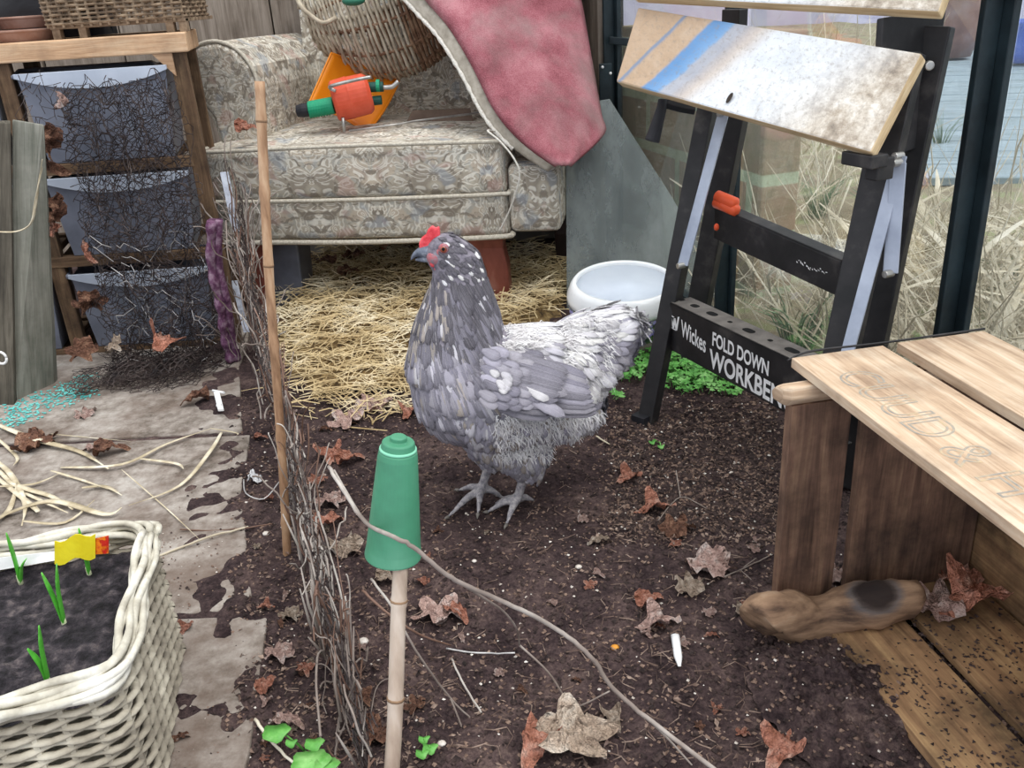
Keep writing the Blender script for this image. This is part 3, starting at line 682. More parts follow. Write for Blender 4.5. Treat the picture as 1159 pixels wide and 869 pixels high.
m = MB(); q = spline([P(332, -12, 2.52), P(340, 6, 2.50), P(352, 18, 2.50), P(366, 26, 2.51), P(380, 20, 2.53)], 5); m.tube(q, .006, 7); O('handle', m, M_wk, bs, smooth=True)
m = MB(); c = P(400, 1, 2.47); m.ellip(c, .03, .02, .012, 14, 8); O('green_ball', m, nmat('bottle_green', [(.3, '#1f5a48'), (.7, '#35775f')], 9, .5), smooth=True, loc=c, label='bottle green plastic cap on the round basket at the top edge', cat='cap')
# ------------------------------------------------------------------ orange scoop and hose sprinkler
M_or = nmat('orange_plastic', [(.3, '#e07a08'), (.7, '#f59a18')], 6, .4, .0004, spec=.5); M_red = nmat('red_orange_plastic', [(.3, '#c8482a'), (.7, '#e2654a')], 14, .5, .0006)
M_tq = nmat('green_plastic', [(.3, '#0f8a62'), (.7, '#2ba87e')], 9, .45, .0004); M_dgp = nmat('dark_green_plastic', [(.3, '#123c36'), (.7, '#1e5a50')], 9, .45, .0004); M_blk = nmat('black_rubber', [(.3, '#15151a'), (.7, '#2a2a30')], 20, .6, .0006); M_met = nmat('dull_metal', [(.3, '#8f8c88'), (.7, '#c6c4c0')], 30, .35, .0003, metal=.7)
def cup(u, v):
    A, B, C, D = P(374, 60, 2.53), P(452, 92, 2.66), P(352, 132, 2.47), P(415, 150, 2.50)
    A = P(375, 60, 2.56); C = P(349, 118, 2.50)
    p = A.lerp(B, u).lerp(C.lerp(D, u), v); return p + V((.0, .05, 0))*sin(pi*u)*.8 + V((0, .0, -.012))*sin(pi*v)*u
sco = T('plastic_scoop', 'bright orange curved plastic scoop behind the sprinkler on the armchair', 'scoop', P(390, 148, 2.52))
m = MB(); m.grid(cup, 14, 14); O('blade', m, M_or, sco, smooth=True, solid=.004)
m = MB(); m.tube([cup(i/14, 0) for i in range(15)]+[cup(1, i/14) for i in range(15)], .003, 5); m.tube([cup(0, i/14) for i in range(15)]+[cup(i/14, 1) for i in range(15)], .003, 5); O('rolled_edge', m, M_or, sco, smooth=True)
sp = T('hose_sprinkler', 'red-orange and green hose sprinkler lying on the armchair seat', 'sprinkler', P(400, 140, 2.45))
SYp = 2.44
c0, c1 = P(377, 115, SYp), P(419, 105, SYp+.02); ax = (c1-c0).normalized(); h = (c1-c0).length
m = MB(); m.lathe(c0, [(.0, -.002), (.046, 0), (.052, .006), (.054, h*.4), (.055, h*.42), (.053, h*.48), (.052, h*.9), (.044, h), (0, h)], 32, ax); O('drum', m, M_red, sp, smooth=False, bevel=.002)
m = MB(); m.tube([P(350, 124, SYp), P(378, 119, SYp)], [.021, .022], 20); O('hose_connector', m, M_tq, sp, bevel=.002)
m = MB()
for k in range(8): m.tube([P(350+3*k+1, 124-.5*k, SYp), P(351+3*k+1, 124-.5*k, SYp)], .0228, 16)
O('grip_rings', m, M_tq, sp)
m = MB(); m.tube([P(336, 126, SYp), P(343, 125, SYp), P(350, 124, SYp)], [.015, .018, .017], 16); O('end_cap', m, M_blk, sp, bevel=.002)
m = MB(); m.tube([P(414, 99, SYp+.02), P(434, 98, SYp+.02)], .013, 14); m.tube([P(412, 115, SYp+.02), P(432, 113, SYp+.02)], .012, 14); O('outlet', m, M_dgp, sp, bevel=.001)
m = MB(); m.tube([P(426, 97, SYp+.02), P(430, 97, SYp+.02)], .016, 14); O('outlet_collar', m, M_tq, sp)
m = MB(); m.tube(spline([P(434, 99, SYp), P(444, 98, SYp), P(451, 92, SYp)], 4), .006, 8); O('spike', m, M_met, sp, smooth=True)
m = MB(); m.tube(spline([P(420, 87, SYp-.05), P(400, 91, SYp-.06), P(376, 97, SYp-.06), P(374, 100, SYp-.05), P(380, 103, SYp-.05)], 5), .0045, 8); O('wire_handle', m, M_met, sp, smooth=True)
m = MB(); m.tube([P(388, 133, SYp-.03), P(390, 149, SYp-.03)], .0045, 8); O('peg', m, M_met, sp, smooth=True)
m = MB(); m.tube([P(395, 148, 2.40), P(454, 140, 2.42), P(468, 137, 2.45), P(548, 127, 2.40)], .0028, 6); O('metal_rod', m, M_met, smooth=True, loc=P(395, 148, 2.4), label='long thin metal rod lying across the back of the seat', cat='rod')
# cut sack/board scraps on the seat, in the shade
m = MB(); a = P(455, 150, 2.50); m.hexa([a, a+V((.2, 0, 0)), a+V((.19, .06, .04)), a+V((.03, .05, .045)), a+V((0, 0, .006)), a+V((.2, 0, .006)), a+V((.19, .06, .046)), a+V((.03, .05, .051))])
O('cardboard_flap', m, nmat('dull_card', [(.3, '#5a4a40'), (.7, '#7b695c')], 12, .9, .001), loc=a, label='dull brown flap of board lying on the seat beneath the thin rod', cat='board')
# ------------------------------------------------------------------ folding workbench
M_bm = nmat('black_bench_steel', [(.35, '#121214'), (.55, '#242224'), (.75, '#4a4644')], 18, .55, .0005, detail=7, spec=.45)
M_sil = nmat('galvanised_strut', [(.3, '#8f97a8'), (.7, '#b4bccb')], 12, .35, .0003, metal=.35, spec=.5)
a_ = V((.398, -.917, 0)).normalized(); nb = V((-.917, -.398, 0)).normalized(); UP = V((0, 0, 1))
B0 = P(757, 395, 1.6); B0.z = .141
wb = T('folding_workbench', 'folded black steel workbench with paint-stained top boards beside the crate', 'workbench', G(735, 475))
m = MB(); bl, bh, bd_ = .47, .096, .050
m.box(B0, a_*bl, -nb*.004, UP*bh); m.box(B0+UP*(bh-.004), a_*bl, -nb*bd_, UP*.004); m.box(B0, a_*bl, -nb*.012, UP*.004)
bar = O('base_bar', m, [M_bm], wb, bevel=.0015)
M_grey = nmat('grey_bar_top', [(.3, '#5d5854'), (.7, '#86807a')], 30, .7, .0005)  # lighter grey for the top face of the bar
m = MB(); m.box(B0+UP*(bh+.0004)-nb*.002, a_*bl, -nb*(bd_-.004), UP*.0008); O('bar_top', m, M_grey, bar)
M_hole = nmat('black_hole', [(.3, '#050505'), (.7, '#0c0c0c')], 5, .9, 0)
for x, y, l, w_ in ((772, 339, .020, .014), (786, 347, .020, .014), (803, 356.5, .026, .015), (820, 366.5, .010, .008), (839, 377, .027, .015), (858, 389.5, .010, .008), (879, 402, .030, .015), (905, 419, .010, .008)):
    c = PL(x, y, B0+UP*bh, UP); u = (c-B0).dot(a_); 
    c = B0+a_*u-nb*(bd_*.5)+UP*(bh+.0013)
    m = MB(); m.prism([c+a_*(l/2*(abs(cos(k*pi/10))**.6)*(1 if cos(k*pi/10) >= 0 else -1))+nb*(w_/2*(abs(sin(k*pi/10))**.8)*(1 if sin(k*pi/10) >= 0 else -1)) for k in range(20)], UP*.0004)
    O('slot_shade', m, M_hole, bar)  # flat black plate paints the shade inside an open slot
# lettering
def lettering(txt, x0, y0, x1, y1, hpx, parent=bar, off=.028):
    """set txt on the bar face from photo baseline point 0 to 1"""
    cu = bpy.data.curves.new('lettering', 'FONT'); cu.body = txt; cu.size = 1; cu.offset = off; cu.extrude = .0
    ob = bpy.data.objects.new('tmp', cu); COL.objects.link(ob); dg = bpy.context.evaluated_depsgraph_get(); me = bpy.data.meshes.new_from_object(ob.evaluated_get(dg))
    COL.objects.unlink(ob); bpy.data.objects.remove(ob)
    p0, p1, ph = PL(x0, y0, B0, nb), PL(x1, y1, B0, nb), PL(x0, y0-hpx, B0, nb)
    hh = ph.z-p0.z; xs = [v.co.x for v in me.vertices]; mx_ = max(xs); mn = min(xs)
    m_ = MB(); vs = []
    for v in me.vertices:
        k = (v.co.x-mn)/(mx_-mn); q = p0+(p1-p0)*k+UP*(v.co.y/.70*hh)+nb*.0008; vs.append(q)
    m_.add(vs, [tuple(p.vertices) for p in me.polygons]); return O('lettering', m_, M_white, parent)
lettering('Wickes', 771, 379, 799, 399, 18, off=.018)
lettering('FOLD DOWN', 806.5, 390, 870, 425, 15)
lettering('WORKBENCH', 803, 414, 912, 477, 20)
# emblem: small shield with W
m = MB(); 
def BP(x, y, k=.0006): return PL(x, y, B0, nb)+nb*k
def seg(x0, y0, x1, y1, w_=1.2):
    m.prism([BP(x0-w_, y0), BP(x0+w_, y0), BP(x1+w_, y1), BP(x1-w_, y1)], nb*.0004)
for s_ in ((758.5, 354, 759.5, 370), (759, 355, 762.5, 371), (762.5, 371, 764, 360), (764, 360, 766, 373.5), (766, 373.5, 768.5, 358.5), (757.5, 355, 763, 359), (759.5, 370, 766, 374)): seg(*s_, .9)
O('emblem', m, M_white, bar)
def beam(name, p0, p1, w_, dth, mat, parent=wb, side=None, bev=.002, taper=1.):
    p0, p1 = V(p0), V(p1); t_ = (p1-p0).normalized(); s_ = (side or a_); s_ = (s_-t_*s_.dot(t_)).normalized(); n_ = t_.cross(s_)
    m_ = MB(); h0, h1 = w_/2, w_/2*taper
    m_.hexa([p0-s_*h0-n_*dth/2, p0+s_*h0-n_*dth/2, p0+s_*h0+n_*dth/2, p0-s_*h0+n_*dth/2, p1-s_*h1-n_*dth/2, p1+s_*h1-n_*dth/2, p1+s_*h1+n_*dth/2, p1-s_*h1+n_*dth/2])
    return O(name, m_, mat, parent, bevel=bev)
sd = V((.75, -.66, 0)).normalized()
f0 = G(727, 476); f0.z = -.006
beam('front_leg', f0-nb*.012, P(804, 112, 1.665), .033, .028, M_bm, side=sd)
rl = G(778, 413); rl.z = .0; beam('rear_leg', rl, P(836, 112, 1.74), .046, .028, M_bm, side=sd)
top1 = P(1026, 60, 1.30); mid1 = P(958, 372, 1.235); t1 = (mid1-top1); bot1 = top1+t1*((-.0-top1.z)/t1.z)
beam('front_leg', bot1, top1, .047, .028, M_bm, side=sd)
top2 = P(1058, 30, 1.34); mid2 = P(988, 372, 1.31); t2 = (mid2-top2); bot2 = top2+t2*((0-top2.z)/t2.z)
beam('rear_leg', bot2, top2, .050, .028, M_bm, side=sd)
m = MB(); c = rl; m.tube([c-UP*.004, c+UP*.03], [.026, .024], 12); O('rubber_foot', m, M_blk, wb, smooth=False, bevel=.002)
m = MB(); m.tube([f0+UP*.001, f0+UP*.02], [.023, .022], 4); O('rubber_foot', m, M_blk, wb)
# struts
def strut(p0, p1, w_):
    s_ = beam('strut', p0, p1, w_, .004, M_sil, side=sd, bev=.001)
    for p in (p0, p1):
        mm = MB(); mm.tube([V(p)+nb*.012, V(p)-nb*.004], .0055, 12); O('rivet', mm, M_met, s_, bevel=.001)
strut(P(819, 128, 1.61), P(773, 300, 1.56), .021)
strut(P(1019, 176, 1.235), P(955, 415, 1.18), .019)
strut(P(1017, 184, 1.225), P(1008, 309, 1.20), .021)
# cross bar with knob
xb0, xb1 = P(808, 252, 1.635), P(950, 316, 1.38)
m = MB(); s_ = (xb1-xb0).normalized(); m.box(xb0-UP*.03, s_*(xb1-xb0).length, -nb*.028, UP*.060); m.box(xb0+UP*.030, s_*(xb1-xb0).length, -nb*.03, UP*.003); O('cross_bar', m, M_bm, wb, bevel=.002)
m = MB(); c = P(822, 231, 1.61)
for z, w_ in ((-.004, .030), (.008, .027)):
    m.tube([c+UP*z-s_*w_, c+UP*z-s_*(w_-.004), c+UP*z+s_*(w_-.004), c+UP*z+s_*w_], [.006, .011, .011, .006], 14)
O('orange_knob', m, nmat('orange_knob', [(.3, '#e2502c'), (.7, '#f46a40')], 9, .4, .0003), wb, smooth=True)
m = MB(); c = P(811, 257, 1.6); m.ellip(c, .005, .005, .007); O('orange_knob', m, bpy.data.materials['orange_knob'], wb, smooth=True)
m = MB()
for k in range(16):
    c = P(902+rnd(0, 34), 295+rnd(-1, 10)+.25*k*.4, 1.44); c = PL(*((lambda q: q)((902+k*2.2, 296+k*.9+rnd(-3, 3)))), xb0, nb)+nb*.0008
    m.prism([c, c+s_*rnd(.002, .005)+UP*rnd(-.002, .002), c+UP*rnd(.001, .004)], nb*.0003)
O('paint_flecks', m, M_white, wb)
# top boards (jaws)
t = NT('paint_stained_board'); co = t.coord('Object'); sx3 = t.n('ShaderNodeTexCoord')
uv = t.coord('UV'); su = t.n('ShaderNodeSeparateXYZ', {0: uv}); nn = t.noise(uv, 60, 6, .75); big = t.noise(uv, 14, 5, .65)
u_ = t.math('ADD', t.math('SUBTRACT', su.outputs[0], t.math('MULTIPLY', su.outputs[1], .75)), t.math('MULTIPLY', t.math('SUBTRACT', big, .5), .016))
basec = t.ramp(t.math('ADD', t.math('MULTIPLY', nn, .5), t.math('MULTIPLY', big, .5)), [(.36, '7f7468'), (.46, 'b0a393'), (.54, 'd0c7ba'), (.64, 'e9e6e2')])
tan = t.mix(t.ramp(u_, [(.0, .9), (.16, .75), (.24, 0.)]), basec, 'b89c80')
pale = t.mix(t.ramp(u_, [(.14, 0.), (.2, .75), (.33, .55), (.42, .0)]), tan, 'dfe8f2')
def band(a, b, f=.005): return t.ramp(u_, [(a-f, 0.), (a, 1.), (b, 1.), (b+f, 0.)])
bl1 = t.mix(t.math('MULTIPLY', band(-.016, .008), .75), pale, '6284a8')
bl2 = t.mix(t.math('MULTIPLY', band(.070, .108, .006), .85), bl1, '4a8cc4')
bl3 = t.mix(t.math('MULTIPLY', band(.112, .135, .03), .45), bl2, '8fb4d8')
t.bsdf(t.mix(t.ramp(t.noise(uv, 110, 5, .8), [(.52, 0.), (.66, .55)]), bl3, '8d8378'), .6, nn, .0008, 0, .3); M_board = t.m
M_ply = wood('plywood_edge', '#dcc8a6', '#c9b08a', '#a08563', '#6a563e', .2)
def slab4(name, q, th, parent, ulen):   # q: BL, BR, TR, TL (front)
    BL, BR, TR, TL = q; n_ = (BR-BL).cross(TL-BL).normalized(); m_ = MB()
    Lb = (BR-BL).length; hb = (TL-BL).length
    m_.add([BL, BR, TR, TL, BL-n_*th, BR-n_*th, TR-n_*th, TL-n_*th], [(0, 1, 2, 3)], [[(0, 0), (Lb, 0), (Lb, hb), (0, hb)]])
    o = len(m_.v)-8; m_.cm = 1
    for f in ((7, 6, 5, 4), (4, 5, 1, 0), (5, 6, 2, 1), (6, 7, 3, 2), (7, 4, 0, 3)): m_.f.append(tuple(o+k for k in f)); m_.mi.append(1); m_.uv.append([(0, 0), (.3, 0), (.3, .02), (0, .02)])
    return O(name, m_, [M_board, M_ply], parent, bevel=.003), n_
low, nlow = slab4('jaw_board', [P(697, 92, 1.62), P(985, 172, 1.17), P(1043, 60, 1.235), P(722, 8, 1.69)], .020, wb, 1)
slab4('jaw_board', [P(715, -4, 1.68), P(1062, 13, 1.235), P(1096, -80, 1.30), P(742, -90, 1.75)], .020, wb, 1)
m = MB(); c = PL(826, 111, P(697, 92, 1.62), nlow); ux = (P(985, 172, 1.17)-P(697, 92, 1.62)).normalized(); uz = nlow.cross(ux)
m.prism([c+nlow*.0006+ux*.0042*cos(k*pi/8)+uz*.009*sin(k*pi/8) for k in range(16)], nlow*.0003); O('dog_hole_shade', m, nmat('brown_hole_shade', [(.3, '#241d18'), (.7, '#3a3028')], 9), low)  # thin dark disc painted as the shade within the hole
# brackets and crank
m = MB(); q = [P(1000, 20, 1.30), P(1072, 8, 1.36), P(1046, 165, 1.32), P(990, 185, 1.27)]; n_ = (q[1]-q[0]).cross(q[3]-q[0]).normalized(); m.prism(q, n_*.012 if n_.y > 0 else -n_*.012); O('end_bracket', m, M_bm, wb, bevel=.002)
m = MB(); c = P(1050, 74, 1.315); m.tube([c, c-V((.0, .008, 0))], .007, 14); O('rivet', m, M_met, wb, bevel=.002)
m = MB(); m.box(P(816, 34, 1.75), a_*.05, -nb*.02, UP*.035); O('inner_bracket', m, M_bm, wb, bevel=.002)
m = MB(); m.box(P(951, 186, 1.22), a_*.055, -nb*.03, UP*.018); m.box(P(978, 203, 1.2), a_*.022, -nb*.03, UP*.030); O('guide_bracket', m, M_bm, wb, bevel=.002)
m = MB(); m.tube(spline([P(787, 124, 1.62), P(770, 121, 1.625), P(752, 116, 1.63)], 3), [.010]*7, 4); m.tube([P(750, 112, 1.625), P(749, 122, 1.622), P(738, 160, 1.61)], [.008, .009, .0135], 16); O('crank_handle', m, M_blk, wb, smooth=False, bevel=.002)
# ------------------------------------------------------------------ wooden crate
M_cr = wood('crate_wood', '#dccab2', '#c2a78c', '#8f755e', '#6a5648', .5, .8, .8)
M_crd = wood('aged_crate_wood', '#94755e', '#75594a', '#463429', '#251d1a', .75, .85, .8)
M_crb = wood('shaded_orange_wood', '#b8966c', '#977555', '#654c36', '#2a211b', .8, .85, .8)  # inner slat wood, darkened in colour for the shade inside the crate
K0 = V((.335, .975, 0)); e1 = V((.985, .17, 0)).normalized(); e2 = V((.17, -.985, 0)).normalized(); ZT = .36
def KP(a, b, z): return K0+e1*a+e2*b+V((0, 0, z))
cr = T('wooden_crate', 'open slatted wooden crate lying on its side at the right', 'crate', KP(.14, .2, 0))
LEN = .62
def plank(name, a0, a1, b0, b1, z0, z1, mat, wob=0.):
    m_ = MB(); j = lambda: rnd(-wob, wob)
    m_.hexa([KP(a0+j(), b0, z0), KP(a1, b0+j(), z0), KP(a1+j(), b1, z0), KP(a0, b1+j(), z0), KP(a0, b0+j(), z1), KP(a1+j(), b0, z1), KP(a1, b1, z1), KP(a0+j(), b1, z1)])
    return O(name, m_, mat, cr, bevel=.0012)
G1 = G(900, 408, ZT); a0 = (G1-K0).dot(e1)
s1 = plank('top_slat', a0, a0+.125, -.035, LEN, ZT-.013, ZT, M_cr); plank('top_slat', a0+.145, a0+.268, -.035, LEN, ZT-.012, ZT+.001, M_cr)
plank('end_board', .0, .082, .0, .014, -.005, ZT-.042, M_crd, .002); plank('end_board', .098, .285, .004, .018, .0, ZT-.016, M_crd, .002)
# chipped batten with pale broken end
m = MB(); q = []; n = 9
for i, b in enumerate((-.006, .0, .02, .05)):
    pass
ring = [( -.004, 0), (.008, .012), (.03, .016), (.034, 0), (.02, -.014), (0, -.014)]
vs = []
for a, sc in ((-.012, .75), (-.004, 1), (.05, 1.), (.27, .95)):
    for b, z in ring: vs.append(KP(a+rnd(-.002, .002), -.012+b*sc, ZT-.03+z*sc))
fs = [tuple(range(6)), tuple(reversed(range(18, 24)))]+[(i*6+k, i*6+6+k, i*6+6+(k+1) % 6, i*6+(k+1) % 6) for i in range(3) for k in range(6)]
m.add(vs, fs); O('corner_batten', m, M_cr, cr, bevel=.003)
side = .288
plank('side_slat', side, side+.013, .0, LEN, .004, .135, M_crb, .001); plank('side_slat', side, side+.013, .0, LEN, .155, .30, M_crd, .001)
plank('bottom_slat', .045, .150, .07, LEN, .004, .016, M_crb, .003); plank('bottom_slat', .163, .283, .02, LEN, .004, .016, M_crb, .002)
plank('bottom_batten', .0, .285, .5, .53, -.008, .004, M_crd)
M_edge = nmat('pale_sawn_edge', [(.3, '#a59c8c'), (.7, '#d6d0c4')], 40, .9, .001)
plank('sawn_edge', side-.001, side+.004, .0, LEN, .135, .142, M_edge)
m = MB(); m.tube(spline([KP(a0-.004, -.037, ZT-.004), KP(a0+.03, -.04, ZT+.003), KP(a0+.13, -.038, ZT+.002), KP(a0+.27, -.036, ZT+.003)], 6), 0.0016, 6); O('binding_wire', m, M_bm, cr, smooth=True)
# stamped outlines on the front slat, worn
M_ink = nmat('worn_stamp', [(.35, '#c0a988'), (.5, '#a39a8c'), (.7, '#84827e')], 60, .9, 0)
def stamp(txt, u0, v0, size, sx_):
    cu = bpy.data.curves.new('stamp', 'FONT'); cu.body = txt; cu.size = 1; cu.fill_mode = 'NONE'; cu.bevel_depth = .02; cu.bevel_resolution = 0
    ob = bpy.data.objects.new('tmp', cu); COL.objects.link(ob); dg = bpy.context.evaluated_depsgraph_get(); me = bpy.data.meshes.new_from_object(ob.evaluated_get(dg)); bpy.data.objects.remove(ob)
    m_ = MB(); m_.add([KP(a0+v0+v.co.y*size, -.03+u0+v.co.x*sx_, ZT+.0002+max(-.5, v.co.z)*.006) for v in me.vertices], [tuple(p.vertices) for p in me.polygons])
    # letters read from the far end to the near end
    return O('stamped_lettering', m_, M_ink, s1)
stamp('CUUD & H', .055, .022, .066, .062)
# driftwood piece with dark knot
dw0, dw1 = G(857, 732), G(1040, 700)
lt = T('driftwood', 'curved brown piece of driftwood with a dark knot by the crate corner', 'wood', G(950, 735))
pts = [V((dw0.x, dw0.y, .036))+V((-.003, 0, 0)), V((dw0.x+.02, dw0.y+.012, .042)), P(915, 702, .93), P(960, 690, .935), P(1005, 680, .93), P(1040, 678, .93)]
q = spline(pts, 6); m = MB(); N = len(q)
def dwr(i): k = i/(N-1); return (.020 if i == 0 else .029+.004*sin(5*k)+.006*max(0, 1-abs(k-.68)/.25))*(1 if k < .93 else 1-(k-.93)*7)
m.tube(q, [dwr(i) for i in range(N)], 28, True, .9)
for i in range(len(m.v)):
    v = m.v[i]; m.v[i] = v+V((1, 1, 1))*(.009*nz(v.x, v.y, v.z, 18)+.003*nz(v.x, v.y, v.z, 60)+.001*nz(v.x, v.y, v.z, 160))
t = NT('driftwood'); co = t.coord('Object', (.5, 2, 3)); f = t.noise(co, 14, 9, .6); c = t.ramp(f, [(.34, '4b3a30'), (.45, '7c624e'), (.56, '997c63'), (.68, 'ab927a')])
kp_ = P(992, 672, .915)-lt.location; tc_ = t.n('ShaderNodeTexCoord').outputs['Object']; nv = t.n('ShaderNodeTexNoise', {'Vector': tc_, 'Scale': 30.}).outputs[1]
ds = t.n('ShaderNodeVectorMath', {0: tc_, 1: tuple(kp_)}, operation='SUBTRACT').outputs[0]; ds = t.n('ShaderNodeVectorMath', {0: ds, 1: (.8, .55, 1.15)}, operation='MULTIPLY').outputs[0]; dl = t.n('ShaderNodeVectorMath', {0: ds}, operation='LENGTH').outputs['Value']
dl = t.math('ADD', dl, t.math('MULTIPLY', t.math('SUBTRACT', f, .5), .02))
c = t.mix(t.ramp(dl, [(.016, .95), (.022, .75), (.030, 0.)]), c, '231c1c'); c = t.mix(t.ramp(dl, [(.018, 0.), (.024, .35), (.032, 0.)]), c, '77787c')
t.bsdf(c, .85, f, .004, 0, .3); O('trunk', m, t.m, lt, smooth=True)
# soil spilled in the crate
hp = [G(905, 740), G(980, 745), G(985, 760), G(965, 800), G(945, 830), G(905, 850), G(870, 790)]
cc = sum(hp, V((0, 0, 0)))/len(hp)
m = MB()
def heap(u, v):
    an = 2*pi*u; r = .125*(1+.35*nz(cos(an)*1.6, sin(an)*1.6, 4)+.12*nz(cos(an)*7, sin(an)*7, 4)); p = cc+V((cos(an)*r*v*.75, sin(an)*r*v, 0)); p.z = -.002+.028*(1-v*v)*(1+.5*nz(p.x, p.y, 1, 22))+.010*nz(p.x, p.y, 2, 60)*(1-v**4)+.005*nz(p.x, p.y, 2, 170)*(1-v**6); return p
m.grid(heap, 130, 60); O('soil_heap', m, M_soil, smooth=True, loc=cc, label='dark heap of loose soil spilled onto the crate bottom slats', cat='soil', kind='stuff')
# ------------------------------------------------------------------ leaning clouded pane
t = NT('clouded_pane'); tr = t.n('ShaderNodeBsdfTransparent', {'Color': (.86, .9, .9, 1)}); pb = t.n('ShaderNodeBsdfPrincipled', {'Base Color': srgb('7f8684'), 'Roughness': .25, 'Specular IOR Level': .5})
sn = t.noise(t.coord('Object', (1, 1, .5)), 7, 6, .7); t.t.links.new(t.ramp(sn, [(.3, '7d8484'), (.75, 'a4aba9')]), pb.inputs['Base Color'])
s_ = t.n('ShaderNodeMixShader', {0: t.ramp(sn, [(.3, .42), (.7, .66)]), 1: tr.outputs[0], 2: pb.outputs[0]}); t.t.links.new(s_.outputs[0], t.out.inputs[0]); M_pane = t.m
pn = V((.05, -1, .22)).normalized(); pp = V((.2, 2.27, 0))
def QQ(x, y): return PL(x, y, pp, pn)
pl = [QQ(690, 112), QQ(760, 222), QQ(822, 330)]
b1 = pl[2].copy(); dn_ = V((0, .22, 1)).normalized(); b1 = pl[2]-dn_*(pl[2].z/dn_.z); b0_ = QQ(641, 335); b0_ = b0_-dn_*(b0_.z/dn_.z); tl = QQ(640, 120)
m = MB(); m.prism([tl, pl[0], pl[1], pl[2], b1, b0_], pn*-.004); O('leaning_pane', m, M_pane, loc=b0_, bevel=.0008, label='cloudy grey pane with a slanting edge leaning behind the white planter', cat='pane')
# ------------------------------------------------------------------ glazed planter
pc = G(706, 318, .172); pc.z = 0
def TP(mb):
    for i, v in enumerate(mb.v):
        q = v-pc; q.z *= 1.12; mb.v[i] = pc+Matrix.Rotation(radians(7), 3, 'X')@q+V((0, .015, .006))
    return mb
M_glz = nmat('white_glaze', [(.3, '#e3e6e8'), (.6, '#f3f4f5'), (.8, '#cfd0cc')], 7, .18, .0002, spec=.6)
M_gin = nmat('blue_white_glaze', [(.3, '#bcc6d4'), (.65, '#d3dbe6'), (.8, '#a9aeb2')], 5, .3, .0004, spec=.5)
M_stone = nmat('grey_stoneware', [(.35, '#5c564c'), (.5, '#777064'), (.7, '#8d887c')], 18, .9, .002)
t = NT('painted_band'); co = t.coord('Object'); v_ = t.n('ShaderNodeTexNoise', {'Vector': co, 'Scale': 26., 'Detail': 3.}).outputs[0]
t.bsdf(t.ramp(v_, [(.38, '35383c'), (.45, '565f4c'), (.5, '8a9468'), (.55, '777a92'), (.62, '4a4658')]), .3, None, 0, 0, .5); M_band = t.m
RP = .126
pt_ = T('glazed_planter', 'white glazed round planter with purple flower band standing behind the hen', 'planter', pc)
m = MB(); m.lathe(pc, [(RP*.62, 0), (RP*.72, .01), (RP*.92, .055)], 40); O('foot', TP(m), M_stone, pt_, smooth=True)
m = MB(); m.lathe(pc, [(RP*.92, .055), (RP*1.01, .085), (RP*1.03, .112)], 40); bn = O('painted_band', TP(m), M_band, pt_, smooth=True)
m = MB(); m.lathe(pc, [(RP*1.03, .112), (RP*1.055, .115), (RP*1.05, .124), (RP*.99, .143), (RP*.93, .152), (RP*.88, .153), (RP*.865, .147), (RP*.87, .143)], 48); O('collar', TP(m), M_glz, pt_, smooth=True)
m = MB(); m.lathe(pc, [(RP*.87, .144), (RP*.88, .12), (RP*.82, .08), (RP*.6, .045), (0.0001, .04)], 48); O('inner_bowl', TP(m), M_gin, pt_, smooth=True)
M_vio = nmat('violet_glaze', [(.35, '#5b5488'), (.5, '#8a83b8'), (.7, '#c6c8e6')], 90, .4, .0003); M_lfg = nmat('green_glaze', [(.3, '#5a6b34'), (.5, '#8b9a5c'), (.7, '#b4bd86')], 60, .4, .0003)
for an, z in ((-128, .092), (-73, .092), (-30, .09), (-160, .09)):
    m = MB()
    for k in range(34):
        da, dz = rnd(-12, 12), rnd(-.019, .016)
        if (da/12)**2+(dz/.018)**2 > 1: continue
        aa = radians(an+da); rr_ = RP*(1.0+(z+dz-.085)*.9); m.ellip(pc+V((cos(aa)*rr_, sin(aa)*rr_, z+dz)), .0042, .0042, .0042, 6, 4)
    O('violet_bloom', TP(m), M_vio, bn, smooth=True, )
for an, z, tl_ in ((-110, .085, 20), (-102, .09, -30), (-93, .08, 30), (-55, .085, 0), (-148, .08, 20)):
    m = MB(); pts = []
    for k in range(14):
        f = 2*pi*k/14; u, w_ = .015*cos(f), .009*sin(f)*(1-.3*cos(f)); tt = radians(tl_+40); x, y = u*cos(tt)-w_*sin(tt), u*sin(tt)+w_*cos(tt)
        aa = radians(an)+x/RP; pts.append(pc+V((cos(aa)*RP*1.005, sin(aa)*RP*1.005, z+y)))
    nn_ = V((cos(radians(an)), sin(radians(an)), 0)); m.prism([p+nn_*.004*0 for p in pts], nn_*.0025); O('painted_leaf', TP(m), M_lfg, bn, bevel=.0008)
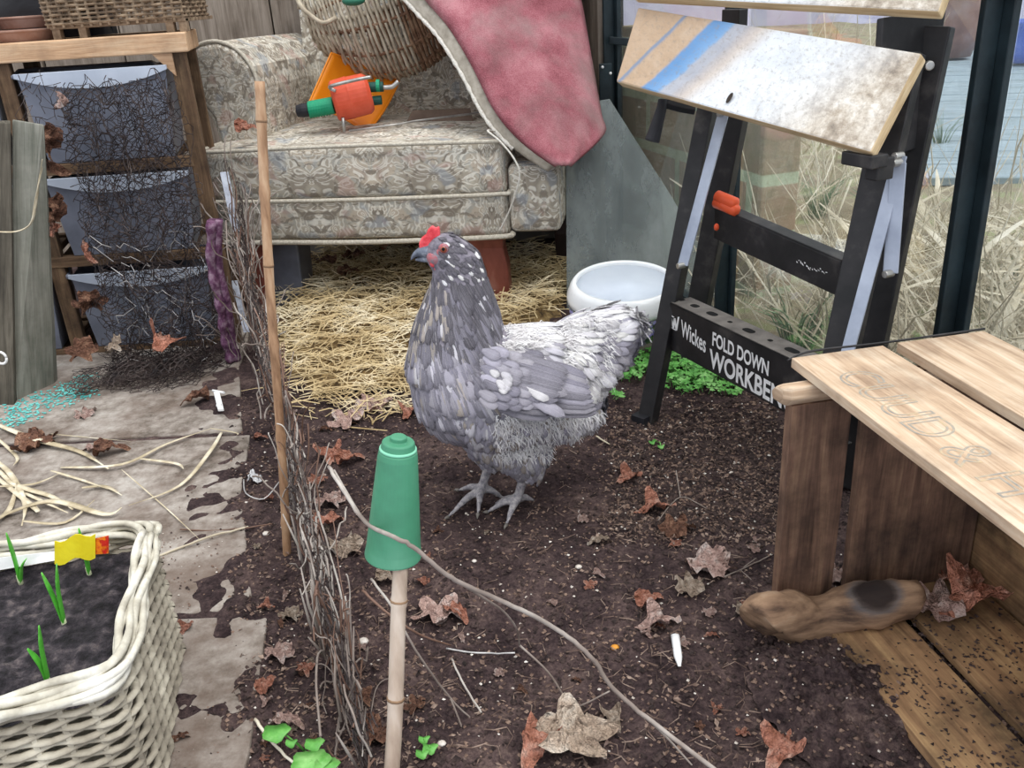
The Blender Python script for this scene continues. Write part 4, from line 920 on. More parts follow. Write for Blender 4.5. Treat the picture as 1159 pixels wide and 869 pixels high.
# ------------------------------------------------------------------ clover patch and moss (uncountable)
M_clo = nmat('clover_green', [(.3, '#3a7a2c'), (.5, '#5fa348'), (.7, '#93c679')], 30, .5, .0005, spec=.4)
def clover(cxs, n, rad, label, hmax=.05, sz=.011):
    m = MB()
    for i in range(n):
        c = cxs[i % len(cxs)]; an = rnd(0, 2*pi); q = rad*sqrt(R.random()); b = c+V((cos(an)*q*1.3, sin(an)*q, 0)); b.z = 0
        h = rnd(.015, hmax)*(1-.5*q/rad); top = b+V((rnd(-.01, .01), rnd(-.01, .01), h)); m.stick(b, top, .0007)
        s = rnd(.7, 1.25)*sz; a0_ = rnd(0, 2*pi); tilt = V((rnd(-.3, .3), -.25+rnd(-.3, .3), 1)).normalized(); u = tilt.orthogonal().normalized(); w_ = tilt.cross(u)
        for k in range(3):
            a1 = a0_+2*pi*k/3; dv = u*cos(a1)+w_*sin(a1); sv = u*-sin(a1)+w_*cos(a1); cc_ = top
            vs = [cc_+tilt*.0006, cc_+dv*s*.35+sv*s*.38, cc_+dv*s*.85+sv*s*.50+tilt*s*.12, cc_+dv*s*.82+tilt*s*.0, cc_+dv*s*.85-sv*s*.50+tilt*s*.12, cc_+dv*s*.35-sv*s*.38]
            m.add(vs, [(0, 1, 2, 3), (0, 3, 4, 5)])
    return O('clover_patch', m, M_clo, loc=cxs[0], label=label, cat='clover', kind='stuff')
clover([G(785, 430), G(805, 438), G(770, 415)], 260, .06, 'bright green clover growing behind the bench front leg under the holed bar')
clover([G(713, 425), G(722, 412)], 70, .035, 'smaller bright green clover patch between the hen tail and the bench leg')
clover([G(697, 450)], 6, .01, 'two or three clover leaves alone near the hen tail', .02)
# ------------------------------------------------------------------ bamboo canes and green cone pot
M_bam = nmat('bamboo', [(.35, '#7d5d44'), (.5, '#a98566'), (.7, '#c9ab8c')], 16, .6, .0006, stretch=(3, 3, .6)); M_bamg = nmat('bleached_bamboo', [(.35, '#9c8878'), (.5, '#b8a594'), (.7, '#d0c2b4')], 9, .6, .0006, stretch=(3, 3, .5))
def cane(p0, p1, r0, r1, nodes, mat, label):
    c_ = T('bamboo_cane', label, 'cane', p0); p0, p1 = V(p0), V(p1); q = []; rs = []; n = 60
    for i in range(n+1):
        k = i/n; q.append(p0.lerp(p1, k)+V((.0015*sin(k*7), .001*cos(k*5), 0))); bump = max([max(0, 1-abs(k-nd)/.012) for nd in nodes]+[0]); rs.append((r0+(r1-r0)*k)*(1+.22*bump))
    m_ = MB(); m_.tube(q, rs, 10); O('stem', m_, mat, c_, smooth=True)
    for nd in nodes:
        m_ = MB(); k = nd; c = p0.lerp(p1, k)+V((.0015*sin(k*7), .001*cos(k*5), 0)); t_ = (p1-p0).normalized(); rr_ = (r0+(r1-r0)*k)*1.15; m_.tube([c-t_*.0015, c+t_*.0015], rr_, 10); O('joint', m_, bpy.data.materials.get('cane_joint') or nmat('cane_joint', [(.3, '#7a5f48'), (.7, '#9a7d62')], 20), c_, smooth=True)
g1 = G(323, 628); cane(g1-V((0, 0, .02)), P(293, 92, 1.26), .0068, .0070, [.1, .30, .50, .66, .80, .93], M_bam, 'tall thin tan bamboo cane in front of the armchair')
cb = G(437, 905); ct = P(462, 520, .80); cane(cb-V((0, 0, .02)), ct, .0088, .0078, [.34, .62, .9], M_bamg, 'short pale bamboo cane carrying the green pot')
M_gpot = nmat('green_flowerpot', [(.35, '#3a7157'), (.5, '#468a6a'), (.7, '#609c80')], 6, .5, .0006, spec=.4)
ctp = P(451, 497, .795); cbt = P(445, 628, .79); axp = (ctp-cbt).normalized(); hh_ = (ctp-cbt).length
gp = T('green_pot', 'green plastic plant pot upturned on the short pale cane', 'pot', cbt)
m = MB(); m.lathe(cbt, [(.0270, .002), (.0300, 0), (.0303, .002), (.0288, .012), (.0205, hh_*.86), (.0195, hh_*.90), (.0180, hh_*.915), (.0165, hh_*.975), (.0155, hh_*.985), (.009, hh_*.985), (.0085, hh_*.995), (.0085, hh_*1.02), (.0065, hh_*1.03), (0, hh_*1.03)], 40, axp); O('pot_body', m, M_gpot, gp, smooth=False, bevel=.0006)
m = MB(); m.lathe(cbt, [(.0183, hh_*.912), (.0192, hh_*.918), (.0188, hh_*.93), (.0172, hh_*.935)], 40, axp); O('foot_ring', m, nmat('pale_green_rim', [(.3, '#6fbd9b'), (.7, '#8fd0b2')], 8, .5), gp, smooth=True)
m = MB(); m.tube([cbt+axp*(hh_*.55), cbt+axp*(hh_*.6)], .0175, 20); O('inner_floor', m, M_gpot, gp)
m = MB(); q = PL(449, 640, P(449, 640, .775), V((0, -1, 0))); m.tube(spline([P(434, 636, .775), P(449, 641, .765), P(470, 634, .775)], 5), .0012, 5); O('tie_wire', m, M_dleg, gp)
# ------------------------------------------------------------------ wicker planter lower left
M_ww = nmat('white_washed_wicker', [(.3, '#9a9384'), (.5, '#c4bfb0'), (.7, '#e8e5dc')], 22, .85, .001)
M_wg = nmat('greyed_wicker', [(.3, '#7f776a'), (.5, '#a49c8c'), (.7, '#c6bfae')], 22, .9, .001)
wp = T('wicker_planter', 'whitewashed wicker planter filled with dark compost at the lower left corner', 'planter', (-.66, .8, 0))
def prect():
    zr_ = .195; A = G(171, 589, zr_).to_2d(); B = G(-2, 619, zr_).to_2d(); C = G(-2, 800, zr_).to_2d(); D = G(133, 764, zr_).to_2d()
    A2 = A+(B-A)*1.9; D2 = D+(C-D)*2.3; cs = [A, A2, D2, D]; out = []; r = .036; n = 5; N = 4
    for i in range(N):
        p = V(cs[i]); a = V(cs[i-1]); b = V(cs[(i+1) % N]); da = (a-p).normalized(); db = (b-p).normalized()
        for k in range(n+1):
            t_ = k/n; q0 = p+da*r; q1 = p+db*r; out.append((q0*(1-t_)**2+p*2*t_*(1-t_)+q1*t_*t_))
    return [(v.x, v.y) for v in out]
pr_ = prect(); m, st = wovenwall(pr_, .004, .180, 20, .0045, .0056, .030, .0, cen=V((-.64, .80, 0)))
O('weave', m, M_wg, wp, smooth=True); O('stakes', st, M_wg, wp)
cen_ = V((-.64, .80, 0))
def dense(path, k=6):
    out = []
    for i in range(len(path)):
        a, b = V(path[i]).to_3d(), V(path[(i+1) % len(path)]).to_3d(); n = max(1, int((b-a).length/.012))
        for j in range(n): out.append(a.lerp(b, j/n))
    return out
dp_ = dense(pr_)
for off, z, ph in ((.0, .186, 0), (.006, .192, 2), (-.007, .192, 4), (.000, .198, 1), (-.006, .200, 3), (.008, .184, 5), (.011, .190, .5), (-.010, .186, 2.6)):
    m = MB(); q = []; rs = []
    for i, p in enumerate(dp_+dp_[:1]):
        n_ = (p-cen_).normalized(); w_ = .0035*sin(i*.55+ph*1.05); q.append(V((p.x, p.y, 0))+n_*(off+w_)+V((0, 0, z+.003*cos(i*.55+ph*1.05)))); rs.append(.0046*(1+.3*nz(i*.3, ph)))
    m.tube(q, rs, 6); O('rim_strand', m, M_ww, wp, smooth=True)
M_comp = nmat('dark_compost', [(.36, '#121013'), (.48, '#29252a'), (.58, '#423c40'), (.68, '#655c5c')], 55, .95, .008, detail=8)
m = MB(); inner = [cen_.lerp(V((p[0], p[1], 0)), .97) for p in pr_]
def comp(u, v):
    k = u*len(inner); i = int(k) % len(inner); p = inner[i].lerp(inner[(i+1) % len(inner)], k-int(k)); q = cen_.lerp(p, v)
    return V((q.x, q.y, .158+.008*nz(q.x, q.y, 0, 14)+.006*nz(q.x, q.y, 0, 50)+.003*nz(q.x, q.y, 0, 120)))
m.grid(comp, 200, 70); O('compost', m, M_comp, wp, smooth=True)
m = MB(); m.prism([V((p.x, p.y, .01)) for p in inner], (0, 0, .006)); O('base', m, M_wg, wp)
M_shoot = nmat('green_shoot', [(.3, '#3c8a2c'), (.5, '#55ae3a'), (.7, '#8ed070')], 30, .45, .0003)
def shoot(base, tips, label, w_=.0042):
    b = G(*base, .160); s_ = T('bulb_shoot', label, 'shoot', b)
    for (x, y) in tips:
        tp = P(x, y, b.y-.004); md = b.lerp(tp, .5)+V((rnd(-.003, .003), 0, .004)); m_ = MB(); q = spline([b-V((0, 0, .004)), md, tp], 6); n = len(q)
        m_.tube(q, [w_*(.55 if i < 2 else 1)*(1 if i/n < .6 else max(.12, 1-(i/n-.6)*2.2)) for i in range(n)], 8, True, .35); O('leaf_blade', m_, M_shoot, s_, smooth=True)
    m_ = MB(); m_.tube([b-V((0, 0, .006)), b+V((0, 0, .010))], [.0034, .0026], 8); O('pale_stem', m_, nmat('pale_stem', [(.3, '#a9b88a'), (.7, '#d5d8b8')], 9) if 'pale_stem' not in bpy.data.materials else bpy.data.materials['pale_stem'], s_, smooth=True)
shoot((73, 706), [(64, 638), (47, 648)], 'pair of tall green shoots in the middle of the wicker planter')
shoot((55, 773), [(44, 708), (31, 734)], 'green shoot with a side blade nearest the planter front rim')
shoot((101, 649), [(89, 598), (96, 612)], 'green shoot standing before the yellow plant label', .0048)
shoot((23, 658), [(7, 603), (30, 632)], 'green shoot near the left picture edge beside the white label')
lb_ = T('plant_label', 'white plant label with yellow and red end lying on the compost', 'label', G(60, 632, .17))
m = MB(); q = [P(-4, 640, .955), P(62, 632, .955), P(62, 626, .953), P(-4, 628, .953)]; m.prism([P(-6, 646, .93), P(64, 634, .93), P(63, 624, .935), P(-6, 632, .935)], (0, .001, 0)); O('white_stem', m, M_white, lb_)
m = MB(); m.grid(lambda u, v: P(62+46*u, 612+26*v-9*u*(1-v)-8*u*v+3*sin(u*9), .928-.004*sin(3*u)), 8, 4); O('yellow_end', m, nmat('label_yellow', [(.35, '#d8b800'), (.6, '#ecdc30')], 9, .4), lb_, solid=.001)
m = MB(); m.grid(lambda u, v: P(96+27*u, 612+16*v-6*u*(1-v)-2*u*v, .927+.003*sin(5*u)), 8, 4); O('red_print', m, nmat('label_red', [(.4, '#c8281c'), (.5, '#f08a18'), (.6, '#e8442a')], 60, .4), lb_, solid=.0012)
# ------------------------------------------------------------------ the hen
YH = 1.292
def HP(x, y, o=0.): return P(x, y, YH+o)
SCL = 1.292/.86/1000   # metres per pixel, close to the hen
hen = T('hen', 'grey laced hen with red comb standing on dark soil, facing left', 'hen', G(568, 578))
raw = MB()
def chain(nodes, step=.006):   # nodes: (x,y,off,ru,rdepth)
    for a, b in zip(nodes, nodes[1:]):
        pa, pb = HP(a[0], a[1], a[2]), HP(b[0], b[1], b[2]); n = max(2, int((pb-pa).length/step))
        for i in range(n+1):
            k = i/n; p = pa.lerp(pb, k); r = (a[3]+(b[3]-a[3])*k)*SCL; rd = (a[4]+(b[4]-a[4])*k)*SCL
            raw.ellip(p, r, rd, r, 14, 9)
chain([(497, 290, 0, 14, 12), (506, 288, 0, 22, 17), (518, 300, 0, 25, 20), (521, 325, .0, 30, 26), (521, 350, .0, 38, 33), (519, 380, 0, 48, 44), (520, 412, 0, 56, 56), (530, 436, .0, 62, 66), (562, 440, .0, 66, 72), (595, 438, .005, 60, 68), (628, 425, .01, 50, 55), (655, 402, .02, 42, 40), (682, 384, .03, 32, 28), (698, 378, .03, 22, 18)], .008)
chain([(560, 450, -.02, 55, 40), (570, 480, -.02, 44, 36), (588, 500, -.015, 36, 32), (597, 524, -.015, 20, 18)], .008)
chain([(535, 450, .04, 45, 35), (550, 485, .04, 34, 30), (558, 512, .04, 20, 18)], .008)
chain([(565, 402, .0, 30, 34), (605, 404, .0, 34, 40), (650, 399, .02, 28, 34)], .008)
chain([(600, 450, .0, 52, 55), (636, 452, .0, 42, 46), (660, 462, .0, 22, 24)], .01)
# legs and toes, down to the soil
def limb(pts, rs):
    for (a, ra), (b, rb) in zip(zip(pts, rs), zip(pts[1:], rs[1:])):
        n = max(2, int((b-a).length/.0025))
        for i in range(n+1):
            k = i/n; r = ra+(rb-ra)*k; raw.ellip(a.lerp(b, k), r, r, r, 8, 6)
def foot(hub, toes, knee):
    h_ = G(*hub); h_.z += .017; limb([knee, h_], [.0095, .0085])
    for tp in toes:
        e_ = G(*tp); e_.z = gh(e_.x, e_.y)+.005; md = h_.lerp(e_, .45)+V((0, 0, .005)); limb([h_, md, e_], [.0085, .0068, .0036])
foot((546, 562), [(507, 582), (541, 583), (519, 556), (570, 560)], HP(557, 515, .03)); foot((586, 574), [(552, 578), (573, 592), (560, 566), (604, 560)], HP(598, 525, -.015))
tmp = O('tmp_body', raw, M_soil)
rm = tmp.modifiers.new('r', 'REMESH'); rm.mode = 'VOXEL'; rm.voxel_size = .0042
sm = tmp.modifiers.new('s', 'SMOOTH'); sm.factor = .5; sm.iterations = 3
dg = bpy.context.evaluated_depsgraph_get(); me = bpy.data.meshes.new_from_object(tmp.evaluated_get(dg)); bpy.data.objects.remove(tmp)
body = MB(); body.add([v.co.copy() for v in me.vertices], [tuple(p.vertices) for p in me.polygons])
M_skin = nmat('grey_down', [(.35, '#5e5a64'), (.5, '#7d7882'), (.7, '#9a949c')], 60, .95, .003); M_scale = nmat('grey_leg_scales', [(.35, '#77757c'), (.5, '#9a969a'), (.7, '#bdb7b6')], 160, .6, .0012)
zlim = HP(560, 526, 0).z
body.mi = [1 if sum((body.v[k].z for k in f))/len(f) < zlim else 0 for f in body.f]
O('body', body, [M_skin, M_scale], hen, smooth=True)
from mathutils.bvhtree import BVHTree
bvh = BVHTree.FromPolygons(body.v, body.f)
cpx = lambda p: (lambda v: (CX-FPX*v.x/v.z, CY+FPX*v.y/v.z))(CM.transposed() @ (p-V((0, 0, H))))
# feathers
t = NT('feathers'); at = t.n('ShaderNodeAttribute', attribute_name='tint'); uv = t.coord('UV'); su = t.n('ShaderNodeSeparateXYZ', {0: uv})
du = t.math('ABSOLUTE', t.math('SUBTRACT', su.outputs[0], .5)); ed = t.math('MAXIMUM', t.math('MULTIPLY', du, 2.), t.math('SUBTRACT', t.math('MULTIPLY', su.outputs[1], 1.0), .06))
lace = t.ramp(ed, [(.62, 0.), (.93, .7)]); shaft = t.ramp(du, [(.0, .35), (.05, 0.)])
barb = t.noise(t.coord('UV', (40, 7, 1)), 3, 3, .6)
c = t.mix(lace, at.outputs[0], t.mix(.55, at.outputs[0], '3c3842')); c = t.mix(shaft, c, 'c0bcc4'); c = t.mix(t.ramp(barb, [(.4, 0.), (.7, .28)]), c, 'ddd8dc'); c = t.mix(t.ramp(barb, [(.3, .3), (.5, 0.)]), c, '37343c')
t.bsdf(c, .8, barb, .0012, 0, .25); M_fea = t.m
FE = {}
def feather(mb, p, dr, nr, L, W, lift, col, droop=.15, tipk=.55):
    dr = (dr-nr*dr.dot(nr)).normalized(); sd_ = nr.cross(dr); vs = []; uvs_ = []
    rows = [(0, .35), (.3, .85), (.6, 1.), (.85, .8), (1., tipk*.5)]
    for tt, ww in rows:
        base = p+dr*(L*tt)+nr*(L*(lift*tt-droop*tt*tt)+.0012)
        for s_ in (-1, 0, 1): vs.append(base+sd_*(s_*W*.5*ww)-nr*(abs(s_)*W*.13)-dr*(abs(s_)*L*.05*(tt > .9)))
    fs = []; uv_ = []
    for i in range(4):
        for k in range(2):
            a = i*3+k; fs.append((a, a+1, a+4, a+3)); uv_.append([(k/2, rows[i][0]), ((k+1)/2, rows[i][0]), ((k+1)/2, rows[i+1][0]), (k/2, rows[i+1][0])])
    mb.cc = col; mb.add(vs, fs, uv_)
def lin(h): return srgb(h)[:3]
def vary(c, a=.2): k = 1+rnd(-a, a); return (c[0]*k, c[1]*k, c[2]*k*(1+rnd(-.04, .06)))
dark, mid, lav, pale, cream, buff = lin('514e57'), lin('827f8b'), lin('aba7b3'), lin('dedbdf'), lin('fbf9f8'), lin('ada296')
parts_ = {'neck_feathers': MB(), 'breast_feathers': MB(), 'saddle_feathers': MB(), 'thigh_fluff': MB()}
tris = []; 
for f in body.f:
    c = sum((body.v[k] for k in f), V((0, 0, 0)))/len(f)
    if c.z > zlim-.006: tris.append(f)
areas = []; acc = 0
for f in tris:
    a = (body.v[f[1]]-body.v[f[0]]).cross(body.v[f[-1]]-body.v[f[0]]).length; acc += a; areas.append(acc)
import bisect
def samp():
    f = tris[min(len(tris)-1, bisect.bisect(areas, R.random()*acc))]; p = body.v[f[0]].lerp(body.v[f[1]], R.random()).lerp(body.v[f[-1]], R.random()*.7); n_ = (body.v[f[1]]-body.v[f[0]]).cross(body.v[f[-1]]-body.v[f[0]]).normalized(); return p, n_
cand = [samp() for _ in range(9500)]
ex_ = V((1, 0, .06)).normalized()
for p, n_ in cand:
    x, y = cpx(p)
    if x < 496 and y < 312: continue           # bare face
    dn = V((0, 0, -1))
    if y < 318 and x < 560:                      # head: tiny
        if R.random() < .4: continue
        col = vary(dark, .3) if R.random() > .10 else vary(cream, .1); feather(parts_['neck_feathers'], p, V((.75, 0, -.65)), n_, .012, .006, .12, col)
    elif y < 395 and x < 568:
        if R.random() < .25: continue
        k = (y-318)/77; col = vary(dark if R.random() > k*.6 else mid, .25); col = vary(pale, .1) if R.random() < .05 else (vary(buff, .15) if x < 505 and R.random() < .25 else col)
        feather(parts_['neck_feathers'], p, V((.18+.25*(x > 520), -.05, -1)), n_, .024+.012*k, .0095+.004*k, .10, col, .12, .3)
    elif x > 568 and y < 425 and x < 660 or (x > 640 and y < 440):   # saddle and tail: pale plumage, lit whiteness on the back put into the colour
        tail = x > 655; col = vary(cream if R.random() < .65 else pale if R.random() < .8 else lav, .14)
        if tail and y > 385 and y < 410: col = vary(lav, .15)
        dr = V((1, 0, -.28)) if y < 395 else V((.6, 0, -.9)); 
        if tail: dr = V((.9, 0, .25-(y-375)*.02))
        feather(parts_['saddle_feathers'], p, dr+V((rnd(-.2, .2), rnd(-.2, .2), rnd(-.2, .2))), n_, rnd(.03, .05), .012, .22, col, .25, .4)
    elif y > 462 and x > 530:                      # fluff
        col = vary(pale if R.random() < .35 else lav, .2) if x < 640 else vary(pale, .2)
        if R.random() < .2: col = vary(buff, .15)
        feather(parts_['thigh_fluff'], p, V((.25 if x > 590 else -.05, 0, -1))+V((rnd(-.25, .25), rnd(-.25, .25), 0)), n_, rnd(.018, .032), .010, .25, col, .2, .5)
    else:                                          # breast and sides
        if R.random() < .5: continue
        col = vary(mid if R.random() < .45 else lav, .22)
        if R.random() < .06: col = vary(pale, .1)
        if R.random() < .05: col = vary(buff, .15)
        feather(parts_['breast_feathers'], p, V((.35+.006*max(0, x-520), 0, -1+.007*max(0, x-530))), n_, .030, .024, .08, col, .12, .95)
for nm, m_ in parts_.items(): O(nm, m_, M_fea, hen, smooth=True)
# near wing: shaped shield of ordered feather rows
wg = MB(); 
def wpt(x, y, o=-.112): return HP(x, y, o)
def onbody(x, y, off):
    d_ = ray(x, y).normalized(); hit = bvh.ray_cast(V((0, 0, H)), d_)
    if hit[0] is None: return HP(x, y, -.07)
    return hit[0]-d_*off
def wf(x, y, ang, L, W, off, col, lift=.04):
    p = onbody(x, y, off); rt = CM @ V((1, 0, 0)); up_ = CM @ V((0, 1, 0)); dr = rt*cos(ang)-up_*sin(ang); nr = (CM @ V((0, .25, 1))).normalized(); feather(wg, p, dr, nr, L, W, lift, col, .03, .7)
# primaries and secondaries (long), then coverts on top
for k in range(9):
    wf(596+2*k, 462-6.5*k, radians(4+2.0*k), .105-.004*k, .022, .016+.0012*k, vary(lav if k % 2 else mid, .12))
for k in range(9): wf(566+3*k, 464-7.5*k, radians(8+1.5*k), .075, .020, .022+.001*k, vary(mid, .2))
for row in range(5):
    for k in range(7): wf(545+12*row+rnd(-3, 3), 452-9.5*k+rnd(-3, 3)+row*1.5, radians(25-row*3), .030, .0175, .026+.001*(5-row), vary(lav if R.random() < .6 else mid, .2))
for k in range(9): wf(548+rnd(0, 25), 420+rnd(-8, 18), radians(35), .016, .012, .032, vary(pale, .12))
wf(596, 438, radians(32), .038, .016, .034, vary(pale, .05)); wf(600, 428, radians(26), .06, .02, .032, vary(lav, .1)); wf(592, 445, radians(30), .07, .02, .030, vary(lav, .1))
O('wing', wg, M_fea, hen, smooth=True)
# tail plume and fluff strands
M_down = nmat('white_down', [(.35, '#d2cecf'), (.5, '#e9e6e6'), (.7, '#fbfafa')], 50, .95, .001)
tf = MB()
for k in range(26):
    x0_, y0_ = rnd(655, 684), rnd(368, 392); p = HP(x0_, y0_, .01+rnd(-.03, .03)); f = (y0_-372)/30
    L_f = rnd(.035, .055); dr = V((1, rnd(-.3, .3), .12-f*.9)); feather(tf, p, dr, V((rnd(-.2, .2), -1, .5)).normalized(), L_f, .017, .05, vary(pale if f < .35 or f > .7 else lav, .15), .3, .8)
O('tail_feathers', tf, M_fea, hen, smooth=True)
fl_ = MB()
for k in range(3600):
    z_ = R.random()
    if z_ < .45: x, y, o, dr = rnd(640, 690), rnd(360, 432), rnd(-.05, .03), V((rnd(.4, 1), rnd(-.5, .3), rnd(-1.2, .15)))
    elif z_ < .80: x, y, o, dr = rnd(560, 680), rnd(468, 520), rnd(-.075, -.02), V((rnd(-.7, 1.2), rnd(-.9, .1), rnd(-1, .3)))
    else: x, y, o, dr = rnd(572, 650), rnd(362, 395), -.03, V((rnd(.4, 1), rnd(-.4, .1), rnd(-.1, .5)))
    p = onbody(x, y, .004) if o < -.02 else HP(x, y, o)
    if o < -.02 and bvh.ray_cast(V((0, 0, H)), ray(x, y).normalized())[0] is None: continue
    dr.normalize(); L_f = rnd(.008, .019)*(1 if z_ < .45 else .8); q = [p, p+dr*L_f*.5+V((0, 0, .002)), p+dr*L_f+V((rnd(-.004, .004), 0, -.005))]; fl_.tube(q, [.0010, .0008, .0002], 3, False)
O('down', fl_, M_down, hen, smooth=True)
# head details
M_comb = nmat('red_comb', [(.3, '#c22a34'), (.5, '#de4a52'), (.7, '#ee7076')], 90, .55, .001); M_face = nmat('pink_face', [(.3, '#b04850'), (.5, '#a86e74'), (.62, '#857880')], 150, .7, .001)
M_beak = nmat('horn_beak', [(.35, '#3f434e'), (.55, '#6b7280'), (.7, '#a4aab2')], 60, .4, .0004)
cmb = [(483, 288), (475, 285), (474, 276), (477, 270), (482, 266), (484, 261), (489, 256), (493, 259), (497, 257), (498, 263), (498, 270), (493, 276), (491, 284)]
m = MB(); pts = [HP(x, y, -.004) for x, y in cmb]; m.prism(pts, (0, .010, 0)); O('comb', m, M_comb, hen, smooth=False, bevel=.002)
fo = -.018
m = MB(); m.ellip(HP(494, 291, -.008), .0150, .0150, .0135, 16, 10); m.ellip(HP(500, 285, -.013), .0110, .0110, .0105, 14, 9); O('bare_face', m, M_face, hen, smooth=True)
m = MB(); m.tube(spline([HP(488, 284, 0), HP(478, 285, 0), HP(470, 288, 0), HP(465, 294, 0)], 4), [.0115, .0108, .0100, .0094, .0088, .0078, .0066, .0054, .0045, .0034, .0024, .0014, .0006], 12, True, 1.); O('beak', m, M_beak, hen, smooth=True)
m = MB(); m.tube(spline([HP(486, 292, 0), HP(477, 293, 0), HP(470, 294, 0)], 4), [.0075, .007, .006, .0055, .005, .004, .003, .002, .001], 10); O('lower_beak', m, M_beak, hen, smooth=True)
m = MB(); m.ellip(HP(495, 302, -.014), .0058, .004, .0080, 12, 8); m.ellip(HP(490, 298, -.015), .0050, .004, .006, 12, 8); m.ellip(HP(495, 300, .012), .006, .004, .010, 12, 8); O('wattle', m, M_comb, hen, smooth=True)
m = MB(); c = HP(502, 282, -.0265); m.tube([c+V((0, .004, 0)), c], [.0078, .0062], 18); O('eyelid', m, M_face, hen, smooth=True)
m = MB(); m.ellip(HP(502, 282, -.025), .0054, .0045, .0054, 16, 10); ey_ = O('eye', m, nmat('amber_eye', [(.3, '#7a3a2c'), (.7, '#a35a3e')], 200, .15, 0, spec=.7), hen, smooth=True)
m = MB(); m.ellip(HP(501.8, 282, -.0285), .0027, .0018, .0027, 12, 8); O('pupil', m, M_hole, ey_, smooth=True)
m = MB(); m.ellip(HP(511, 299, -.022), .006, .003, .008, 10, 8); O('ear_lobe', m, nmat('dusky_lobe', [(.3, '#93767a'), (.7, '#b29a9c')], 90, .8), hen, smooth=True)
M_claw = nmat('claw', [(.3, '#6a655f'), (.7, '#8f8a84')], 60, .5)
for tp, hb in (((507, 582), (546, 562)), ((541, 583), (546, 562)), ((519, 556), (546, 562)), ((552, 578), (586, 574)), ((573, 592), (586, 574))):
    a = G(*tp); b = G(*hb); d_ = (a-b).normalized(); a.z = gh(a.x, a.y)+.005; m = MB(); m.tube([a, a+d_*.006, a+d_*.010-V((0, 0, .003))], [.0034, .0022, .0004], 8); O('claw', m, M_claw, hen, smooth=True)
# ------------------------------------------------------------------ chicken wire
def hexwire(mb, fn, Wd, Hd, cell, r, drop=0.):
    """hexagonal netting over a Wd x Hd sheet; fn(u,v) -> point"""
    dx = cell*.5; dy = cell*.9; nu = int(Wd/cell); nv = int(Hd/dy)
    J = {}
    def pt(i, j, k):   # lattice of hexagon corners
        key = (i, j, k)
        if key not in J: J[key] = fn((i*cell+(dx if j % 2 else 0))/Wd, (j*dy+k*dy*.45)/Hd)
        return J[key]
    for j in range(nv):
        for i in range(nu):
            a = pt(i, j, 0); b = pt(i, j, 1)
            if R.random() > drop: mb.stick(a, b, r*1.35)
            c = pt(i, j+1, 0); i2 = i+1 if j % 2 else i-1; 
            if R.random() > drop: mb.stick(b, c, r)
            if 0 <= i2 < nu and R.random() > drop: mb.stick(b, pt(i2, j+1, 0), r)
M_wire = nmat('rusty_dark_wire', [(.35, '#1f1a1c'), (.55, '#3d3230'), (.7, '#5e5450')], 30, .6, .0002); M_wlt = nmat('bright_wire', [(.3, '#8d8a8a'), (.7, '#d6d4d2')], 30, .4, .0002, metal=.3)
TL_, BR_ = P(52, 88, 2.06), P(238, 400, 2.06)
def sh(u, v, off, amp, sd, xs=0.):
    x = TL_.x+.0+(BR_.x-TL_.x+.05)*u+xs; L_ = .66*v+.14*v
    if v < .80: z = .66-.66*v/.80; y = 2.105+off-.05*v+ .02*sin(3*u+v*6+sd)
    else: k = (v-.80)/.20; z = .030*(1-k)+.010; y = 2.065+off-.20*k*(.6+.4*sin(pi*u))
    q = V((x, y, z)); return q+V((nz(u*9, v*9, sd), -abs(nz(u*7, v*12, sd+5)), nz(u*8, v*10, sd+9)*(1 if z > .03 else .1)))*amp
wr = T('chicken_wire', 'crumpled dark chicken wire netting hanging in front of the shelf tubs', 'wire netting', G(140, 430))
m = MB()
for off, amp, sd, c in ((0, .035, 1, .021), (-.012, .045, 7, .024), (-.02, .05, 17, .023), (-.03, .045, 13, .020)): hexwire(m, lambda u, v: sh(v, u, off, amp, sd), .85, .45, c, .0008, .08)
O('netting', m, M_wire, wr)
m = MB()
hexwire(m, lambda u, v: sh(.15+.85*v, .40+.47*u, -.05, .03, 21), .40, .36, .034, .0009, .5); O('highlight_strands', m, M_wlt, wr, kind='stuff')  # pale galvanised strands, their lit highlights put into the colour
m = MB(); hexwire(m, lambda u, v: V((P(18+60*u, 85+60*v, 2.04).x, 2.05-.03*u, P(18+60*u, 85+60*v, 2.04).z))+V((nz(u*5, v*5), nz(u*5, v*5, 3), nz(u*5, v*5, 6)))*.03, .12, .12, .022, .0007, .1); O('netting', m, M_wire, wr)
# netting roll on the ground in front of the shelf
m = MB(); c0, c1 = G(95, 440), G(238, 415)
for k in range(2):
    hexwire(m, lambda u, v: c0.lerp(c1, u)+V((0, -.03+.055*cos(2*pi*v)*(1-.3*k), .030+.028*sin(2*pi*v)*(1-.3*k)))+V((nz(u*6, v*4, k), nz(u*6, v*4, 3+k), nz(u*6, v*4, 6+k)*.6))*.02, .34, .35, .022, .0007, .05)
O('netting_roll', m, M_wire, loc=c0, label='roll of dark chicken wire lying on the path before the lowest shelf rail', cat='wire netting')
